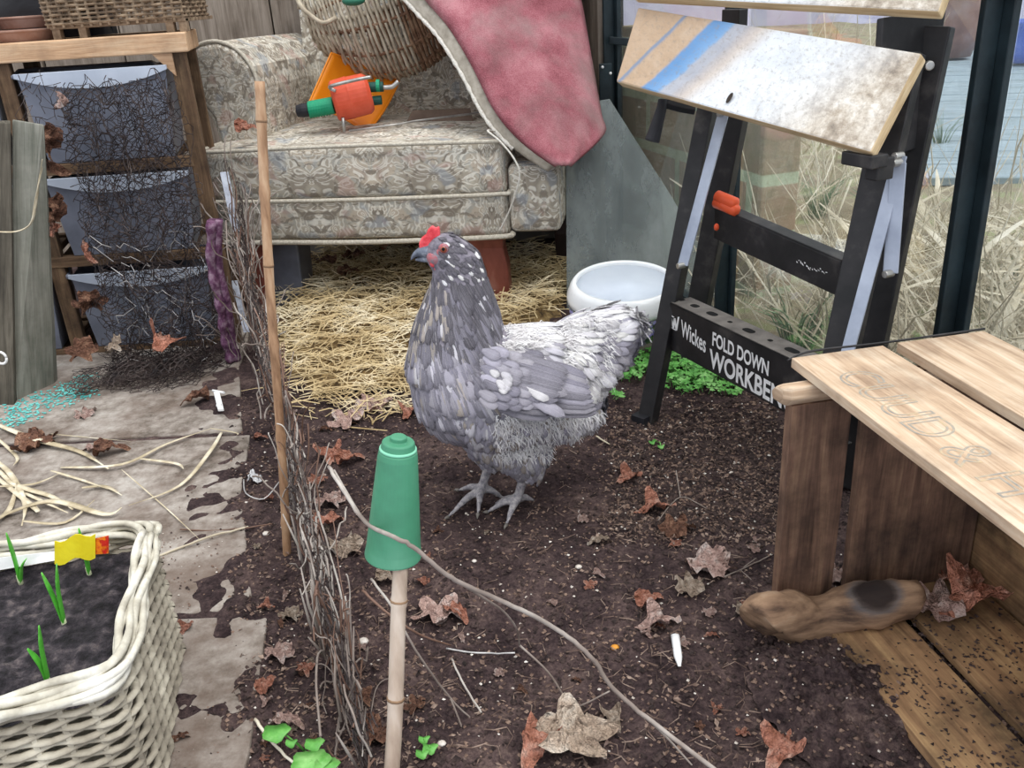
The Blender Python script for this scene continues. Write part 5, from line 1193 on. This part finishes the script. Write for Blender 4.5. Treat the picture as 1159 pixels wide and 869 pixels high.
# ---- wire fence seen nearly edge on, wound with dead stems
FA, FB = G(292, 392), G(425, 905)
def fl(s): 
    p = FA.lerp(FB, s); return V((p.x+.020*nz(s*5, 1)+.008*nz(s*16, 2), p.y, 0))
def fh(s): return .40*(1-s)**1.2+.10
fe = T('wire_fence', 'low chicken wire fence wound with dead bindweed stems, seen nearly end on', 'fence', fl(.5))
m = MB()
for k in range(2): hexwire(m, lambda u, v: fl(u)+V((.012*nz(u*20, v*8, k*5)+.022*nz(u*7, v*3, k*9)*(.4+v), 0, fh(u)*v+.008*nz(u*15, v*9, 3+k))), 1.35, .40, .030, .0007, .1)
O('netting', m, M_wire, fe)
M_stem = nmat('dead_stem', [(.3, '#5e5048'), (.5, '#8c8078'), (.7, '#c8c2ba')], 7, .85, .0005); M_stemb = nmat('brown_stem', [(.3, '#4a342c'), (.5, '#6d5346'), (.7, '#94776a')], 7, .85, .0005)
ms = [MB(), MB()]
for i in range(300):
    s = R.random(); b = fl(s); h0 = R.random()*fh(s)*.8; L_ = rnd(.04, .20); an = rnd(0, 2*pi); vert = R.random() < .5
    p = b+V((rnd(-.018, .018), 0, h0)); pts = [p]; dv = V((rnd(-.2, .2), rnd(-.7, .7), 1 if vert else rnd(-.3, .5))).normalized()
    for k in range(6):
        dv = (dv+V((rnd(-.22, .22), rnd(-.45, .45), rnd(-.4, .35)))).normalized(); p = p+dv*L_/6
        lim = fl(s).x+ (p.y-b.y)*((FB-FA).x/(FB-FA).y); p.x += (lim-p.x)*.25; p.z = max(.004, min(p.z, fh(s)*1.15)); pts.append(p.copy())
    r = rnd(.0006, .0017); ms[R.random() < .45].tube(spline(pts, 2), [r]*13, 4, False)
for i in range(46):  # silvery dense stems, near end
    s = rnd(.45, .98); b = fl(s); p = b+V((rnd(-.022, .016), 0, rnd(0, .05))); L_ = rnd(.05, .13); d_ = V((rnd(-.15, .15), rnd(-.5, .5), 1)).normalized()
    ms[0].tube([p, p+d_*L_*.5+V((rnd(-.005, .005), 0, 0)), p+d_*L_], [.0016, .0018, .0008], 5)
O('dead_stems', ms[0], M_stem, fe, smooth=True, kind='stuff'); O('brown_stems', ms[1], M_stemb, fe, smooth=True, kind='stuff')
# tangle by the armchair's left leg
m = MB()
for i in range(90):
    p = P(rnd(262, 300), rnd(250, 410), rnd(1.98, 2.1)); dv = V((rnd(-.4, .4), rnd(-.2, .2), 1)).normalized(); pts = [p]
    for k in range(5): dv = (dv+V((rnd(-.5, .5), rnd(-.3, .3), rnd(-.5, .5)))).normalized(); p = p+dv*.022; p.z = max(.005, p.z); pts.append(p.copy())
    m.tube(spline(pts, 2), rnd(.0008, .0018), 4, False)
O('stem_tangle', m, M_stem, loc=G(280, 405), smooth=True, label='tangle of thin dead stems in front of the left armchair leg', cat='stems', kind='stuff')
# ---- separate twigs
def twig(pts, r0, r1, label, mat=None, extra=(), name='twig'):
    t_ = T(name, label, 'twig', pts[0]) if extra else None; q = spline(pts, 6); n = len(q); q = [p+V((nz(i*.6, 1), nz(i*.6, 2), nz(i*.6, 3)))*r0*.8 for i, p in enumerate(q)]
    m_ = MB(); m_.tube(q, [(r0+(r1-r0)*i/(n-1))*(1+.15*nz(i, 4)) for i in range(n)], 7)
    if not extra: return O(name, m_, mat or M_stem, smooth=True, loc=pts[0], label=label, cat='twig')
    O('stem', m_, mat or M_stem, t_, smooth=True)
    for e_, ra, rb in extra:
        m_ = MB(); q = spline(e_, 5); m_.tube(q, [ra+(rb-ra)*i/(len(q)-1) for i in range(len(q))], 6); O('branch', m_, mat or M_stem, t_, smooth=True)
    return t_
main = [P(372, 528, .93), P(392, 560, .86), P(415, 592, .79), P(447, 608, .735), P(472, 622, .73), P(505, 650, .73), P(540, 668, .74), P(590, 690, .75), P(630, 712, .76), P(668, 742, .75), P(695, 780, .74), P(740, 818, .72), P(805, 868, .69), P(850, 905, .67)]
twig(main, .0022, .0027, 'long arching dead stem crossing in front of the green pot to the lower right', M_stem,
     [([P(378, 532, .92), P(405, 578, .86), P(428, 610, .80), P(440, 628, .77)], .0014, .001), ([P(505, 650, .73), P(545, 675, .76), P(570, 692, .79), P(585, 712, .83), P(588, 730, .87)], .0014, .0010), ([P(588, 730, .87), P(620, 760, .84), P(640, 790, .82), P(652, 800, .81), P(690, 782, .80)], .0014, .001), ([P(735, 815, .72), P(760, 840, .73), P(785, 868, .72)], .0013, .001)])
def gz(x, y, up=.006): p = G(x, y); p.z = gh(p.x, p.y)+up; return p
twig([gz(505, 733), gz(540, 737), gz(583, 738, .01)], .0013, .0011, 'straight thin pale twig left of the orange leaf spot, middle foreground', M_wlt)
twig([gz(511, 746), gz(525, 775), gz(545, 808)], .0015, .0012, 'short pale twig slanting down right of the short cane', M_stem)
twig([gz(635, 790), gz(648, 820), gz(665, 845), gz(685, 862)], .0017, .0011, 'pale twig crossing the big pale leaf at the bottom', M_stem)
twig([P(410, 668, .95), P(440, 695, .92), P(475, 718, .92), P(510, 730, .94)], .0019, .0013, 'red-brown twig passing behind the short cane', M_stemb)
twig([P(420, 655, .9), P(446, 690, .84), P(470, 735, .82), P(510, 790, .82), P(545, 825, .82)], .0016, .0011, 'drooping grey twig passing right of the short cane towards the front', M_stem, [([P(510, 790, .82), P(525, 830, .80), P(530, 860, .79)], .0012, .0008)])
twig([gz(180, 632, .004), gz(235, 615, .012), gz(282, 600, .006)], .0022, .0016, 'pale straight twig on the path right of the wicker planter', M_reed)
twig([gz(205, 604), gz(250, 602), gz(310, 601, .012)], .0013, .0012, 'thin pinkish twig on the path reaching the white scrap', M_stemb)
twig([gz(290, 820), gz(310, 845), gz(335, 868)], .0022, .0016, 'short thick pale twig by the slab edge at the bottom', M_reed)
twig([gz(675, 500), gz(690, 506)], .0017, .0012, 'tiny tan twig lying behind the hen', M_raff)
twig([gz(820, 655), gz(845, 640), gz(870, 630)], .0012, .0009, 'fine pale rootlet at the foot of the crate end board', M_stem, [([gz(838, 645), gz(850, 660)], .001, .0006), ([gz(842, 640), gz(856, 632)], .001, .0006)])
twig([gz(745, 590), gz(770, 560), gz(800, 575)], .0011, .0009, 'thin grey rootlet right of the bright orange leaf', M_stem, [([gz(770, 560), gz(765, 540, .02)], .001, .0006)])
# ------------------------------------------------------------------ straw under the chair
M_straw = nmat('golden_straw', [(.3, '#9c8258'), (.5, '#cbb68c'), (.7, '#f0e6cc')], 9, .8, .0004)
poly = [(G(x, y).x, G(x, y).y) for x, y in ((318, 330), (380, 292), (470, 285), (560, 300), (640, 290), (652, 335), (625, 362), (570, 385), (470, 385), (470, 440), (470, 468), (410, 474), (345, 455), (322, 400))]
cxm = sum(p[0] for p in poly)/len(poly); cym = sum(p[1] for p in poly)/len(poly)
def mound(x, y):
    return .048*max(0, min(1, (y-1.68)/.35))*(1+.35*nz(x, y, 0, 9))
m = MB(); bx0, bx1, by0, by1 = min(p[0] for p in poly), max(p[0] for p in poly), min(p[1] for p in poly), max(p[1] for p in poly)
cnt = 0
while cnt < 4200:
    x, y = rnd(bx0-.05, bx1+.03), rnd(by0-.05, by1)
    if not inpoly(x, y, poly) and not (R.random() < .15 and inpoly(x+rnd(-.06, .06), y+rnd(0, .1), poly)): continue
    cnt += 1; an = rnd(0, 2*pi); L_ = rnd(.03, .10); el = rnd(-.18, .30); d_ = V((cos(an), sin(an), el)).normalized(); z = mound(x, y)*rnd(.5, 1.1)+rnd(.003, .012)
    p = V((x, y, z)); q = p+d_*L_; q.z = max(.003, q.z); mid = (p+q)/2+V((rnd(-.008, .008), rnd(-.008, .008), rnd(-.002, .008))); r = rnd(.0009, .0021)
    m.tube([p, mid, q], [r, r, r*.8], 3, False, .6)
nu_ = 60
def sbase(u, v):
    x = bx0+(bx1-bx0)*u; y = 1.8+(by1-1.8)*v; k = sum(inpoly(x+.035*cos(a*pi/4), y+.035*sin(a*pi/4), poly) for a in range(8))/8
    return V((x, y, -.03+(.03+mound(x, y)*.6)*k+.004*nz(x, y, 0, 40)))
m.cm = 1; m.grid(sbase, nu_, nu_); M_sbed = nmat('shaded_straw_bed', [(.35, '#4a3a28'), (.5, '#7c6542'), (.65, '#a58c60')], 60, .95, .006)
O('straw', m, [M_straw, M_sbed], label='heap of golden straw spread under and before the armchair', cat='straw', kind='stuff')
# ------------------------------------------------------------------ crumbs of soil, grit, wood chips
M_c1 = nmat('dark_crumb', [(.35, '#1e1616'), (.6, '#493b38')], 90, .95, 0); M_c2 = nmat('brown_crumb', [(.35, '#5a463d'), (.6, '#8a7365')], 90, .95, 0); M_c3 = nmat('pale_crumb', [(.35, '#a99c90'), (.6, '#e6e0d8')], 60, .9, 0)
m = MB()
def heapz(x, y):
    dx, dy = (x-cc.x)/.75, y-cc.y; rr_ = sqrt(dx*dx+dy*dy); an = atan2(dy, dx); r = .125*(1+.35*nz(cos(an)*1.6, sin(an)*1.6, 4)+.12*nz(cos(an)*7, sin(an)*7, 4)); v = rr_/r
    return -1 if v >= 1 else heap(an/(2*pi), v).z
def inside(x, y): return x < gA.x+(2.6-y)*.277-.02
for i in range(26000):
    k = R.random()
    if k < .82: y = .58+1.7*R.random()**1.5; x = rnd(-.6, .72)
    else: q = G(rnd(690, 880), rnd(455, 600)); x, y = q.x, q.y
    if not inside(x, y) or y > 2.2: continue
    pe = -.50+.26*max(0., 1.39-y)-.30*max(0, y-1.39)
    if x < pe-.02 and (R.random() < .45 or nz(x, y, 9, 7)+.25*nz(x, y, 4, 30) < .12*rnd(-1, 2)+(pe-x)*.5): continue
    z = max(gh(x, y), heapz(x, y), .005 if x < pe-.03 else -1); t_ = R.random(); s = rnd(.0014, .0042)*(1.25 if k > .82 else 1)
    if x < pe-.02: s *= .6; t_ = .5+t_*.5
    if t_ < .58: m.cm = 0; s *= 1.2
    elif t_ < .945: m.cm = 1; s *= .85
    else: m.cm = 2; s *= rnd(.5, .8)
    b = m; o = len(b.v); c = V((x, y, z+s*.25)); f6 = [c+V((rnd(.7, 1.3)*s, rnd(-.3, .3)*s, 0)), c+V((-.2*s, rnd(.7, 1.3)*s, rnd(-.2, .3)*s)), c-V((rnd(.7, 1.3)*s, rnd(-.3, .3)*s, 0)), c-V((rnd(-.3, .3)*s, rnd(.7, 1.3)*s, 0)), c+V((rnd(-.3, .3)*s, 0, s*rnd(.5, .9))), c-V((0, 0, s*.5))]
    b.add(f6, [(0, 1, 4), (1, 2, 4), (2, 3, 4), (3, 0, 4), (1, 0, 5), (2, 1, 5), (3, 2, 5), (0, 3, 5)])
O('soil_crumbs', m, [M_c1, M_c2, M_c3], smooth=False, label='loose crumbs, grit and pale chips over the dark soil', cat='soil crumbs', kind='stuff')
# leaf litter of flakes and rootlets, denser towards the bench
M_fl = nmat('brown_litter', [(.35, '#4a3a34'), (.5, '#705c52'), (.65, '#a08c7e')], 35, .95, .0005)
m = MB()
for i in range(5200):
    k = R.random()
    if k < .5: q = G(rnd(680, 890), rnd(448, 620))
    elif k < .8: q = G(rnd(270, 470), rnd(440, 869))
    else: q = G(rnd(420, 900), rnd(520, 869))
    x, y = q.x, q.y
    if not inside(x, y): continue
    z = gh(x, y)+.002; s = rnd(.0015, .0055); an = rnd(0, 2*pi); u = V((cos(an), sin(an), rnd(-.5, .5))).normalized()*s; w_ = V((-sin(an), cos(an), rnd(-.5, .5))).normalized()*s*rnd(.3, .8); c = V((x, y, z+rnd(0, .004)))
    m.add([c-u*rnd(.6, 1.2), c-w_*rnd(.3, 1.), c+u*rnd(.6, 1.2), c+w_*rnd(.3, 1.)+u*rnd(-.5, .5)+V((0, 0, s*.4))], [(0, 1, 2, 3)])
for i in range(500):
    q = G(rnd(290, 900), rnd(450, 869)); x, y = q.x, q.y
    if not inside(x, y): continue
    an = rnd(0, 2*pi); L_ = rnd(.01, .035); p = V((x, y, gh(x, y)+.003)); m.tube([p, p+V((cos(an)*L_*.5, sin(an)*L_*.5, .004)), p+V((cos(an+.5)*L_, sin(an+.5)*L_, 0))], rnd(.0004, .0009), 3, False)
O('leaf_litter', m, M_fl, label='fine brown flakes and rootlets of litter on the soil', cat='leaf litter', kind='stuff')
# specks of compost on the crate slats
m = MB()
for i in range(1500):
    a, b = rnd(.05, .28), rnd(.03, .45)
    if nz(a*14, b*14, 3) < -.05 and R.random() < .7: continue
    c = KP(a, b, .0168); s = rnd(.0008, .0032); an = rnd(0, 2*pi); m.add([c+V((cos(an)*s*1.6, sin(an)*s*1.6, 0)), c+V((cos(an+2)*s, sin(an+2)*s, 0)), c+V((cos(an+4)*s, sin(an+4)*s, 0)), c+V((0, 0, s*.6))], [(0, 1, 3), (1, 2, 3), (2, 0, 3)])
O('compost_specks', m, M_c1, label='dark specks of compost scattered over the crate bottom slats', cat='soil', kind='stuff')
# turquoise granules on the path
m = MB()
for i in range(520):
    k = R.random(); q = G(2+105*k+rnd(-10, 10), 478-42*k+rnd(-13, 13)); s = rnd(.0012, .0030); m.ellip(V((q.x, q.y, .006+s*.4)), s*1.3, s, s*.6, 5, 4)
O('turquoise_granules', m, nmat('turquoise', [(.3, '#3fa3a0'), (.7, '#7fd0c8')], 40, .7, 0), label='spilt turquoise granules on the path below the grey upright board', cat='granules', kind='stuff')
# ------------------------------------------------------------------ fallen leaves
def lmat(n, a, b, c): return nmat(n, [(.32, a), (.5, b), (.66, c)], 3.2, .8, .05, detail=7, bscale=8)
M_lo = lmat('orange_leaf', '#a3654c', '#d3917a', '#ecc0ac'); M_lp = lmat('pink_tan_leaf', '#b08c82', '#dcb8ac', '#f4e4dc'); M_lt = lmat('pale_tan_leaf', '#9a8472', '#c8b29e', '#eadccc'); M_lb = lmat('brown_leaf', '#5c3e32', '#8e6450', '#b88d72')
def leafmesh(lobes, depth, curl, seed, asp=1.):
    rr = random.Random(seed); m_ = MB(); n = 40; rings = 6; vs = [V((0, 0, 0))]
    for j in range(1, rings+1):
        for k in range(n):
            th = 2*pi*k/n; r = (1-depth*.5+depth*.5*cos(lobes*th))*(1+.18*noise.noise(V((cos(th)*2, sin(th)*2, seed)))) ; r *= .5*j/rings
            x, y = r*cos(th), r*sin(th)*asp; z = curl*(y*y*2.2) - curl*.8*x*x + .26*noise.noise(V((x*5, y*5, seed+3.)))+.09*noise.noise(V((x*14, y*14, seed+9.)))
            vs.append(V((x, y, z)))
    zmin = min(v.z for v in vs)
    for v in vs: v.z -= zmin
    fs = [(0, 1+k, 1+(k+1) % n) for k in range(n)]
    for j in range(rings-1):
        for k in range(n): fs.append((1+j*n+k, 1+(j+1)*n+k, 1+(j+1)*n+(k+1) % n, 1+j*n+(k+1) % n))
    m_.add(vs, fs); return m_
protos = {}
def leaf(px, py, size, shape, mat, label, rot=None, group=None, up=None, pos=None, tilt=(0, 0), cat='leaf'):
    """size in photo pixels across"""
    p = pos or G(px, py); dist = (p-V((0, 0, H))).length; S_ = size*dist/FPX*1.18
    key = (shape, mat.name)
    if key not in protos:
        m_ = leafmesh(*[(5, .45, .5, 1, .8), (3, .35, .9, 2, .6), (6, .35, .3, 3, .9), (2, .2, 1.6, 4, .45), (4, .5, 1.0, 5, .75)][shape]); o = O('dry_leaf', m_, mat, smooth=True, label=label, cat=cat); protos[key] = o; used_ = False
    else:
        o = protos[key].copy(); COL.objects.link(o)
        if 'group' in o: del o['group']
    o['label'] = label; o['category'] = cat
    if group: o['group'] = group
    z = (gh(p.x, p.y) if p.y < 2.2 and not pos else p.z)+(up if up is not None else .001)
    o.location = (p.x, p.y, z); o.rotation_euler = (tilt[0], tilt[1], rot if rot is not None else rnd(0, 2*pi)); o.scale = (S_, S_, S_*.8); return o
big = [
 (497, 693, 56, 0, M_lp, 'pale pink curled leaf right of the short cane, below the green pot'), (515, 694, 36, 3, M_lo, 'brown-orange leaf tip next to the pale pink leaf right of the short cane'),
 (745, 707, 46, 4, M_lp, 'pink tan folded leaf above the white plastic stick'), (735, 682, 34, 1, M_lo, 'red-brown leaf just above the pink tan folded leaf'),
 (712, 538, 32, 4, M_lo, 'bright orange leaf standing right of the hen rear'), (742, 572, 44, 4, M_lo, 'dull red leaf below right of the bright orange leaf'), (765, 600, 38, 2, M_lb, 'crumpled brown leaf further right below the bright orange leaf'),
 (803, 640, 52, 2, M_lp, 'crumpled pinkish leaf left of the crate end board'), (780, 667, 34, 2, M_lt, 'crumpled tan leaf just below the crumpled pinkish leaf near the crate'), (668, 667, 18, 0, M_lo, 'small rust leaf in the open soil right of centre'),
 (648, 840, 88, 0, M_lt, 'large pale dry leaf at the bottom centre under twigs'), (610, 850, 60, 1, M_lo, 'orange-brown leaf tucked left of the large pale dry leaf'), (693, 812, 34, 1, M_lt, 'small pale curled leaf up right of the large pale dry leaf'),
 (884, 850, 54, 4, M_lo, 'large orange leaf at the bottom edge left of the crate'), (905, 800, 46, 3, M_lp, 'long pink curled leaf on the spilled soil by the crate'), (898, 765, 40, 3, M_lt, 'thin tan leaf strip under the driftwood end'),
 (930, 728, 26, 0, M_lo, 'small red leaf against the underside of the driftwood'), (945, 655, 28, 2, M_lp, 'pinkish leaf caught between the two crate end boards'), (680, 615, 26, 3, M_lt, 'small tan splinter-like leaf below the hen tail'),
 (660, 585, 16, 2, M_lp, 'small pale pink leaf right of the hen feet'), (392, 478, 44, 0, M_lp, 'pink leaf at the front edge of the straw'), (425, 462, 40, 2, M_lp, 'pink leaf just behind the straw edge left of the hen breast'), (465, 470, 32, 4, M_lo, 'red-pink leaf under the hen breast'),
 (372, 515, 36, 4, M_lo, 'orange leaf standing by the fence right of the tall cane'), (395, 520, 32, 1, M_lo, 'curled orange leaf right of the orange fence leaf'), (375, 570, 30, 2, M_lp, 'pale pink leaf in the fence stems beside the green pot'), (368, 600, 46, 3, M_lo, 'long orange leaf hanging low in the fence stems'), (390, 622, 40, 2, M_lt, 'tan leaf on the ground in the fence left of the green pot'),
 (360, 545, 22, 2, M_lo, 'small orange leaf deep in the fence stems'), (437, 658, 30, 1, M_lt, 'tan leaf touching the short cane below the green pot'),
 (302, 693, 18, 4, M_lo, 'bright rust leaf on the soil between path and fence'), (330, 700, 24, 2, M_lt, 'pale tan leaf beside the bright rust leaf'), (318, 745, 30, 2, M_lp, 'pink crumbled leaf midway between slab and fence'), (345, 755, 24, 0, M_lo, 'brown-pink leaf against the fence low left'), (305, 785, 28, 1, M_lo, 'brown leaf by the slab corner in the lower left'), (325, 822, 34, 3, M_lp, 'long pinkish leaf above the green weed'),
 (405, 790, 34, 0, M_lb, 'brown leaf in the fence stems low beside the short cane'), (420, 835, 44, 2, M_lb, 'dark crumpled leaf behind the foot of the short cane'), (478, 655, 18, 1, M_lo, 'small orange leaf behind the short cane'), (470, 800, 26, 0, M_lb, 'rusty leaf right of the foot of the short cane'),
 (212, 715, 20, 4, M_lo, 'small rust leaf on the path right of the planter'), (42, 507, 40, 2, M_lb, 'brown leaf on the path near the left edge'), (125, 516, 34, 1, M_lb, 'small brown leaf on the path in the middle of the reed leaves'), (105, 345 + 165, 20, 0, M_lp, 'tiny pinkish leaf beside the small brown leaf on the path'), (225, 460, 30, 1, M_lb, 'dark brown leaf on the path left of the white clip'), (97, 472, 22, 2, M_lp, 'tiny pink leaf on the path above the reed leaves'),
 (205, 840, 22, 3, M_lb, 'pointed brown leaf at the bottom beside the planter wall'), (182, 855, 26, 3, M_lb, 'tan pointed leaf against the planter wall at the bottom'), (840, 690, 20, 2, M_lt, 'small tan leaf beside the driftwood left end'),
]
for L_ in big: leaf(*L_)
# leaves up in the wire, on the chair and in the crate
for (x, y, Y, sz, sh_, mt, lb, tl) in [
    (77, 118, 2.03, 26, 1, M_lp, 'pale peach leaf caught in the wire on the upper tub', (1.2, 0)), (70, 240, 2.03, 36, 2, M_lb, 'brown crumpled leaf caught in the wire left of the middle tub', (1.3, .2)), (68, 262, 2.02, 34, 4, M_lo, 'orange-brown leaf caught in the wire below the brown crumpled leaf', (1.2, 0)),
    (93, 288, 2.02, 30, 0, M_lo, 'rusty leaf caught in the wire at the middle rail', (1.3, .3)), (103, 345, 2.01, 30, 2, M_lb, 'brown leaf caught in the wire on the lowest tub', (1.2, 0)), (62, 160, 2.03, 34, 2, M_lb, 'dark leaf wad caught in the wire by the top left bay', (1.4, .5)), (64, 190, 2.03, 26, 3, M_lb, 'dark narrow leaf caught in the wire above the middle rail', (1.3, .5)),
    (178, 392, 1.97, 46, 4, M_lo, 'bright orange leaf lying in the wire at the foot of the shelf', (.7, 0)), (132, 392, 1.97, 28, 0, M_lt, 'tan leaf lying in the wire left of the bright orange leaf', (.7, 0)), (95, 398, 1.96, 30, 2, M_lb, 'brown leaf lying in the wire at the left foot of the shelf', (.7, 0)),
    (278, 150, 2.37, 26, 1, M_lo, 'small peach leaf resting on the left corner of the seat cushion', (.5, 0))]:
    leaf(0, 0, sz, sh_, mt, lb, pos=P(x, y, Y), tilt=tl, up=0)
leaf(0, 0, 80, 4, M_lo, 'large reddish leaf on the bottom slats inside the crate', pos=KP(.245, .085, .018), up=0, rot=.4); leaf(0, 0, 40, 2, M_lo, 'smaller orange-brown leaf behind the large reddish leaf in the crate', pos=KP(.255, .04, .02), up=0, rot=2.)
leaf(0, 0, 52, 2, M_lp, 'pale crumpled leaf left of the large reddish leaf in the crate', pos=KP(.200, .075, .018), up=0, rot=1.)
for x, y in ((370, 300), (400, 292), (440, 282), (470, 278), (395, 310)): leaf(0, 0, 24, R.choice([0, 1, 2]), R.choice([M_lo, M_lb]), 'small dry leaf lying on the straw under the armchair', pos=G(x, y, .055), up=0, group='leaves under the armchair')
for i in range(60):
    if i % 2: x, y = rnd(285, 420), rnd(480, 860)
    else: x, y = rnd(460, 860), rnd(600, 860)
    if i % 5 == 0: x, y = rnd(280, 470), rnd(430, 520)
    q = G(x, y)
    side_ = 'on the soil between path and green pot' if x < 440 else 'on the open soil in front of the hen'
    leaf(x, y, rnd(8, 17), R.choice([0, 1, 2, 3, 4]), R.choice([M_lo, M_lp, M_lt, M_lb, M_lp]), 'tiny fragment of dry leaf '+side_, group='leaf fragments '+side_)
# ------------------------------------------------------------------ dry reed leaves on the path
def gs(x, y, up=.006): return G(x, y)+V((0, 0, up))
for pts, w_, lb in [
    ([(-10, 480), (40, 505), (90, 515), (125, 538)], .0075, 'broad pale reed leaf running down from the left edge'), ([(70, 533), (140, 533), (190, 508), (240, 492)], .0052, 'long pale reed leaf bending up to the right'), ([(252, 494), (240, 520), (205, 555), (148, 580)], .0050, 'pale reed leaf curving from the bend down to the planter'),
    ([(160, 526), (200, 530), (210, 540)], .004, 'short forked reed leaf near the path middle'), ([(0, 535), (20, 556), (60, 566), (85, 585)], .0065, 'curved reed leaf above the planter rim'), ([(-5, 545), (40, 580), (45, 590)], .0055, 'steep reed leaf at the far left'), ([(20, 557), (80, 590)], .004, 'thin straight reed stalk above the planter rim'),
    ([(0, 590), (60, 576), (120, 588), (140, 582)], .007, 'wide reed leaf lying along the planter rim'), ([(95, 560), (120, 555), (140, 568)], .005, 'short pale reed leaf in the reed pile'), ([(-5, 525), (15, 545), (30, 575), (28, 605)], .006, 'reed leaf bent over at the left edge'), ([(0, 560), (40, 553), (70, 545)], .004, 'narrow reed leaf pointing right in the reed pile'), ([(-5, 600), (12, 580), (22, 555)], .006, 'upright tipped reed leaf at the left edge'),
    ([(30, 600), (75, 595), (110, 575)], .004, 'narrow reed leaf close behind the planter'), ([(0, 505), (20, 520), (18, 535)], .004, 'short reed leaf near the left edge above the pile'), ([(60, 540), (95, 548), (125, 562)], .0035, 'thin reed leaf in the middle of the pile'), ([(240, 494), (268, 494), (270, 502)], .0022, 'thin bent stalk end at the tip of the long reed leaf'), ([(60, 498), (100, 498), (150, 508)], .0016, 'fine stalk above the long reed leaf'), ([(140, 540), (190, 580), (228, 620)], .0014, 'fine dark stalk crossing the curving reed leaf')]:
    strip('reed_leaf', [gs(x, y, .006+.008*((i+len(pts)) % 2)+.006*R.random()) for i, (x, y) in enumerate(pts)], w_, lb, 'reed', None, .22)
# ------------------------------------------------------------------ bits of rubbish
r_ = T('white_clip', 'small white plastic clip on the ground left of the tall cane', 'clip', G(250, 470))
m = MB(); a, b = gs(247, 454, .018), gs(252, 474, .018); m.box(a-V((.006, 0, 0)), V((.013, 0, 0)), (0, 0, .006), b-a); O('clip_body', m, M_white, r_, bevel=.001)
m = MB(); m.tube([gs(243, 452, .022), gs(256, 455, .023)], .003, 6); m.tube([gs(248, 470, .024), gs(253, 470, .024)], .004, 8); O('clip_hook', m, M_white, r_)
m = MB(); c = gs(290, 548, .012)
m.grid(lambda u, v: c+V((.024*(u-.5)*(1-.3*v)+.006*nz(u*5, v*5), .020*(v-.5)+.005*nz(u*5, v*5, 4), .018*abs(nz(u*4, v*4, 8))+.006*sin(6*u))), 14, 14); O('plastic_scrap', m, nmat('milky_plastic', [(.3, '#b9b9bc'), (.7, '#e6e6e8')], 30, .4, .001), loc=c, smooth=True, solid=.0008, label='crumpled milky plastic scrap on the soil beside the tall cane', cat='scrap')
m = MB(); m.tube(spline([gs(277, 548, .01), gs(280, 565, .012), gs(300, 570, .01), gs(318, 556, .02)], 4), .0012, 5); O('pale_string', m, M_wlt, loc=gs(280, 565), smooth=True, label='loop of pale string hanging from the milky scrap to the tall cane', cat='string')
m = MB(); a, b = gz(764, 724, .008), gz(769, 757, .006); m.tube([a-V((0, -.001, 0)), a, a.lerp(b, .7), b], [.003, .0058, .0055, .002], 8, True, .5); O('white_stick', m, M_white, loc=a, smooth=True, label='short white plastic stick lying on the soil right of centre', cat='stick')
for x, y, s_, lb in ((302, 608, 4, 'white pebble by the foot of the tall cane'), (696, 733, 5, 'small amber nugget on the soil left of the white stick'), (537, 737-100, 3, 'white speck of stone below the hen feet'), (655, 645, 4, 'pale pebble in the open soil, up left of the crate driftwood'), (411, 724, 6, 'flat round pale chip between fence and short cane'), (500, 841, 5, 'white bead-like berry on a stalk near the bottom')):
    c = gz(x, y, .003); k = s_*(c-V((0, 0, H))).length/FPX; m = MB(); m.ellip(c, k, k*.8, k*.6, 8, 6); O('pebble', m, M_c3 if 'amber' not in lb else nmat('amber', [(.3, '#c47a20'), (.7, '#e0a040')], 50, .5), loc=c, smooth=True, label=lb, cat='pebble')
# ------------------------------------------------------------------ little weeds
def weed(px, py, leaves, label, hgt=.03):
    c = gz(px, py, 0); w_ = T('green_weed', label, 'weed', c)
    for (x, y, s_) in leaves:
        t_ = P(x, y, c.y-.004) if False else G(x, y, hgt); m_ = MB(); m_.tube(spline([c, c.lerp(t_, .6)+V((0, 0, .006)), t_], 3), .0011, 5); st_ = O('stalk', m_, M_clo, w_, smooth=True)
        m_ = MB(); S_ = s_*(t_-V((0, 0, H))).length/FPX; n = 18
        vs = [t_]+[t_+V((S_*.5*(1+.12*cos(5*2*pi*k/n))*cos(2*pi*k/n), S_*.45*(1+.12*cos(5*2*pi*k/n))*sin(2*pi*k/n), .003*cos(4*pi*k/n))) for k in range(n)]
        m_.add(vs, [(0, 1+k, 1+(k+1) % n) for k in range(n)]); O('leaf', m_, M_clo, w_, smooth=True, solid=.0006)
weed(345, 850, [(313, 828, 28), (356, 841, 20), (352, 862, 40), (330, 840, 12), (370, 866, 26)], 'green round-leaved weed at the bottom edge by the fence')
weed(484, 850, [(480, 836, 12), (487, 846, 16), (478, 852, 14)], 'tiny dark green weed right of the short cane foot', .012)
weed(745, 503, [(738, 500, 8), (748, 505, 8)], 'two tiny green leaves in the litter below the holed bar', .01)
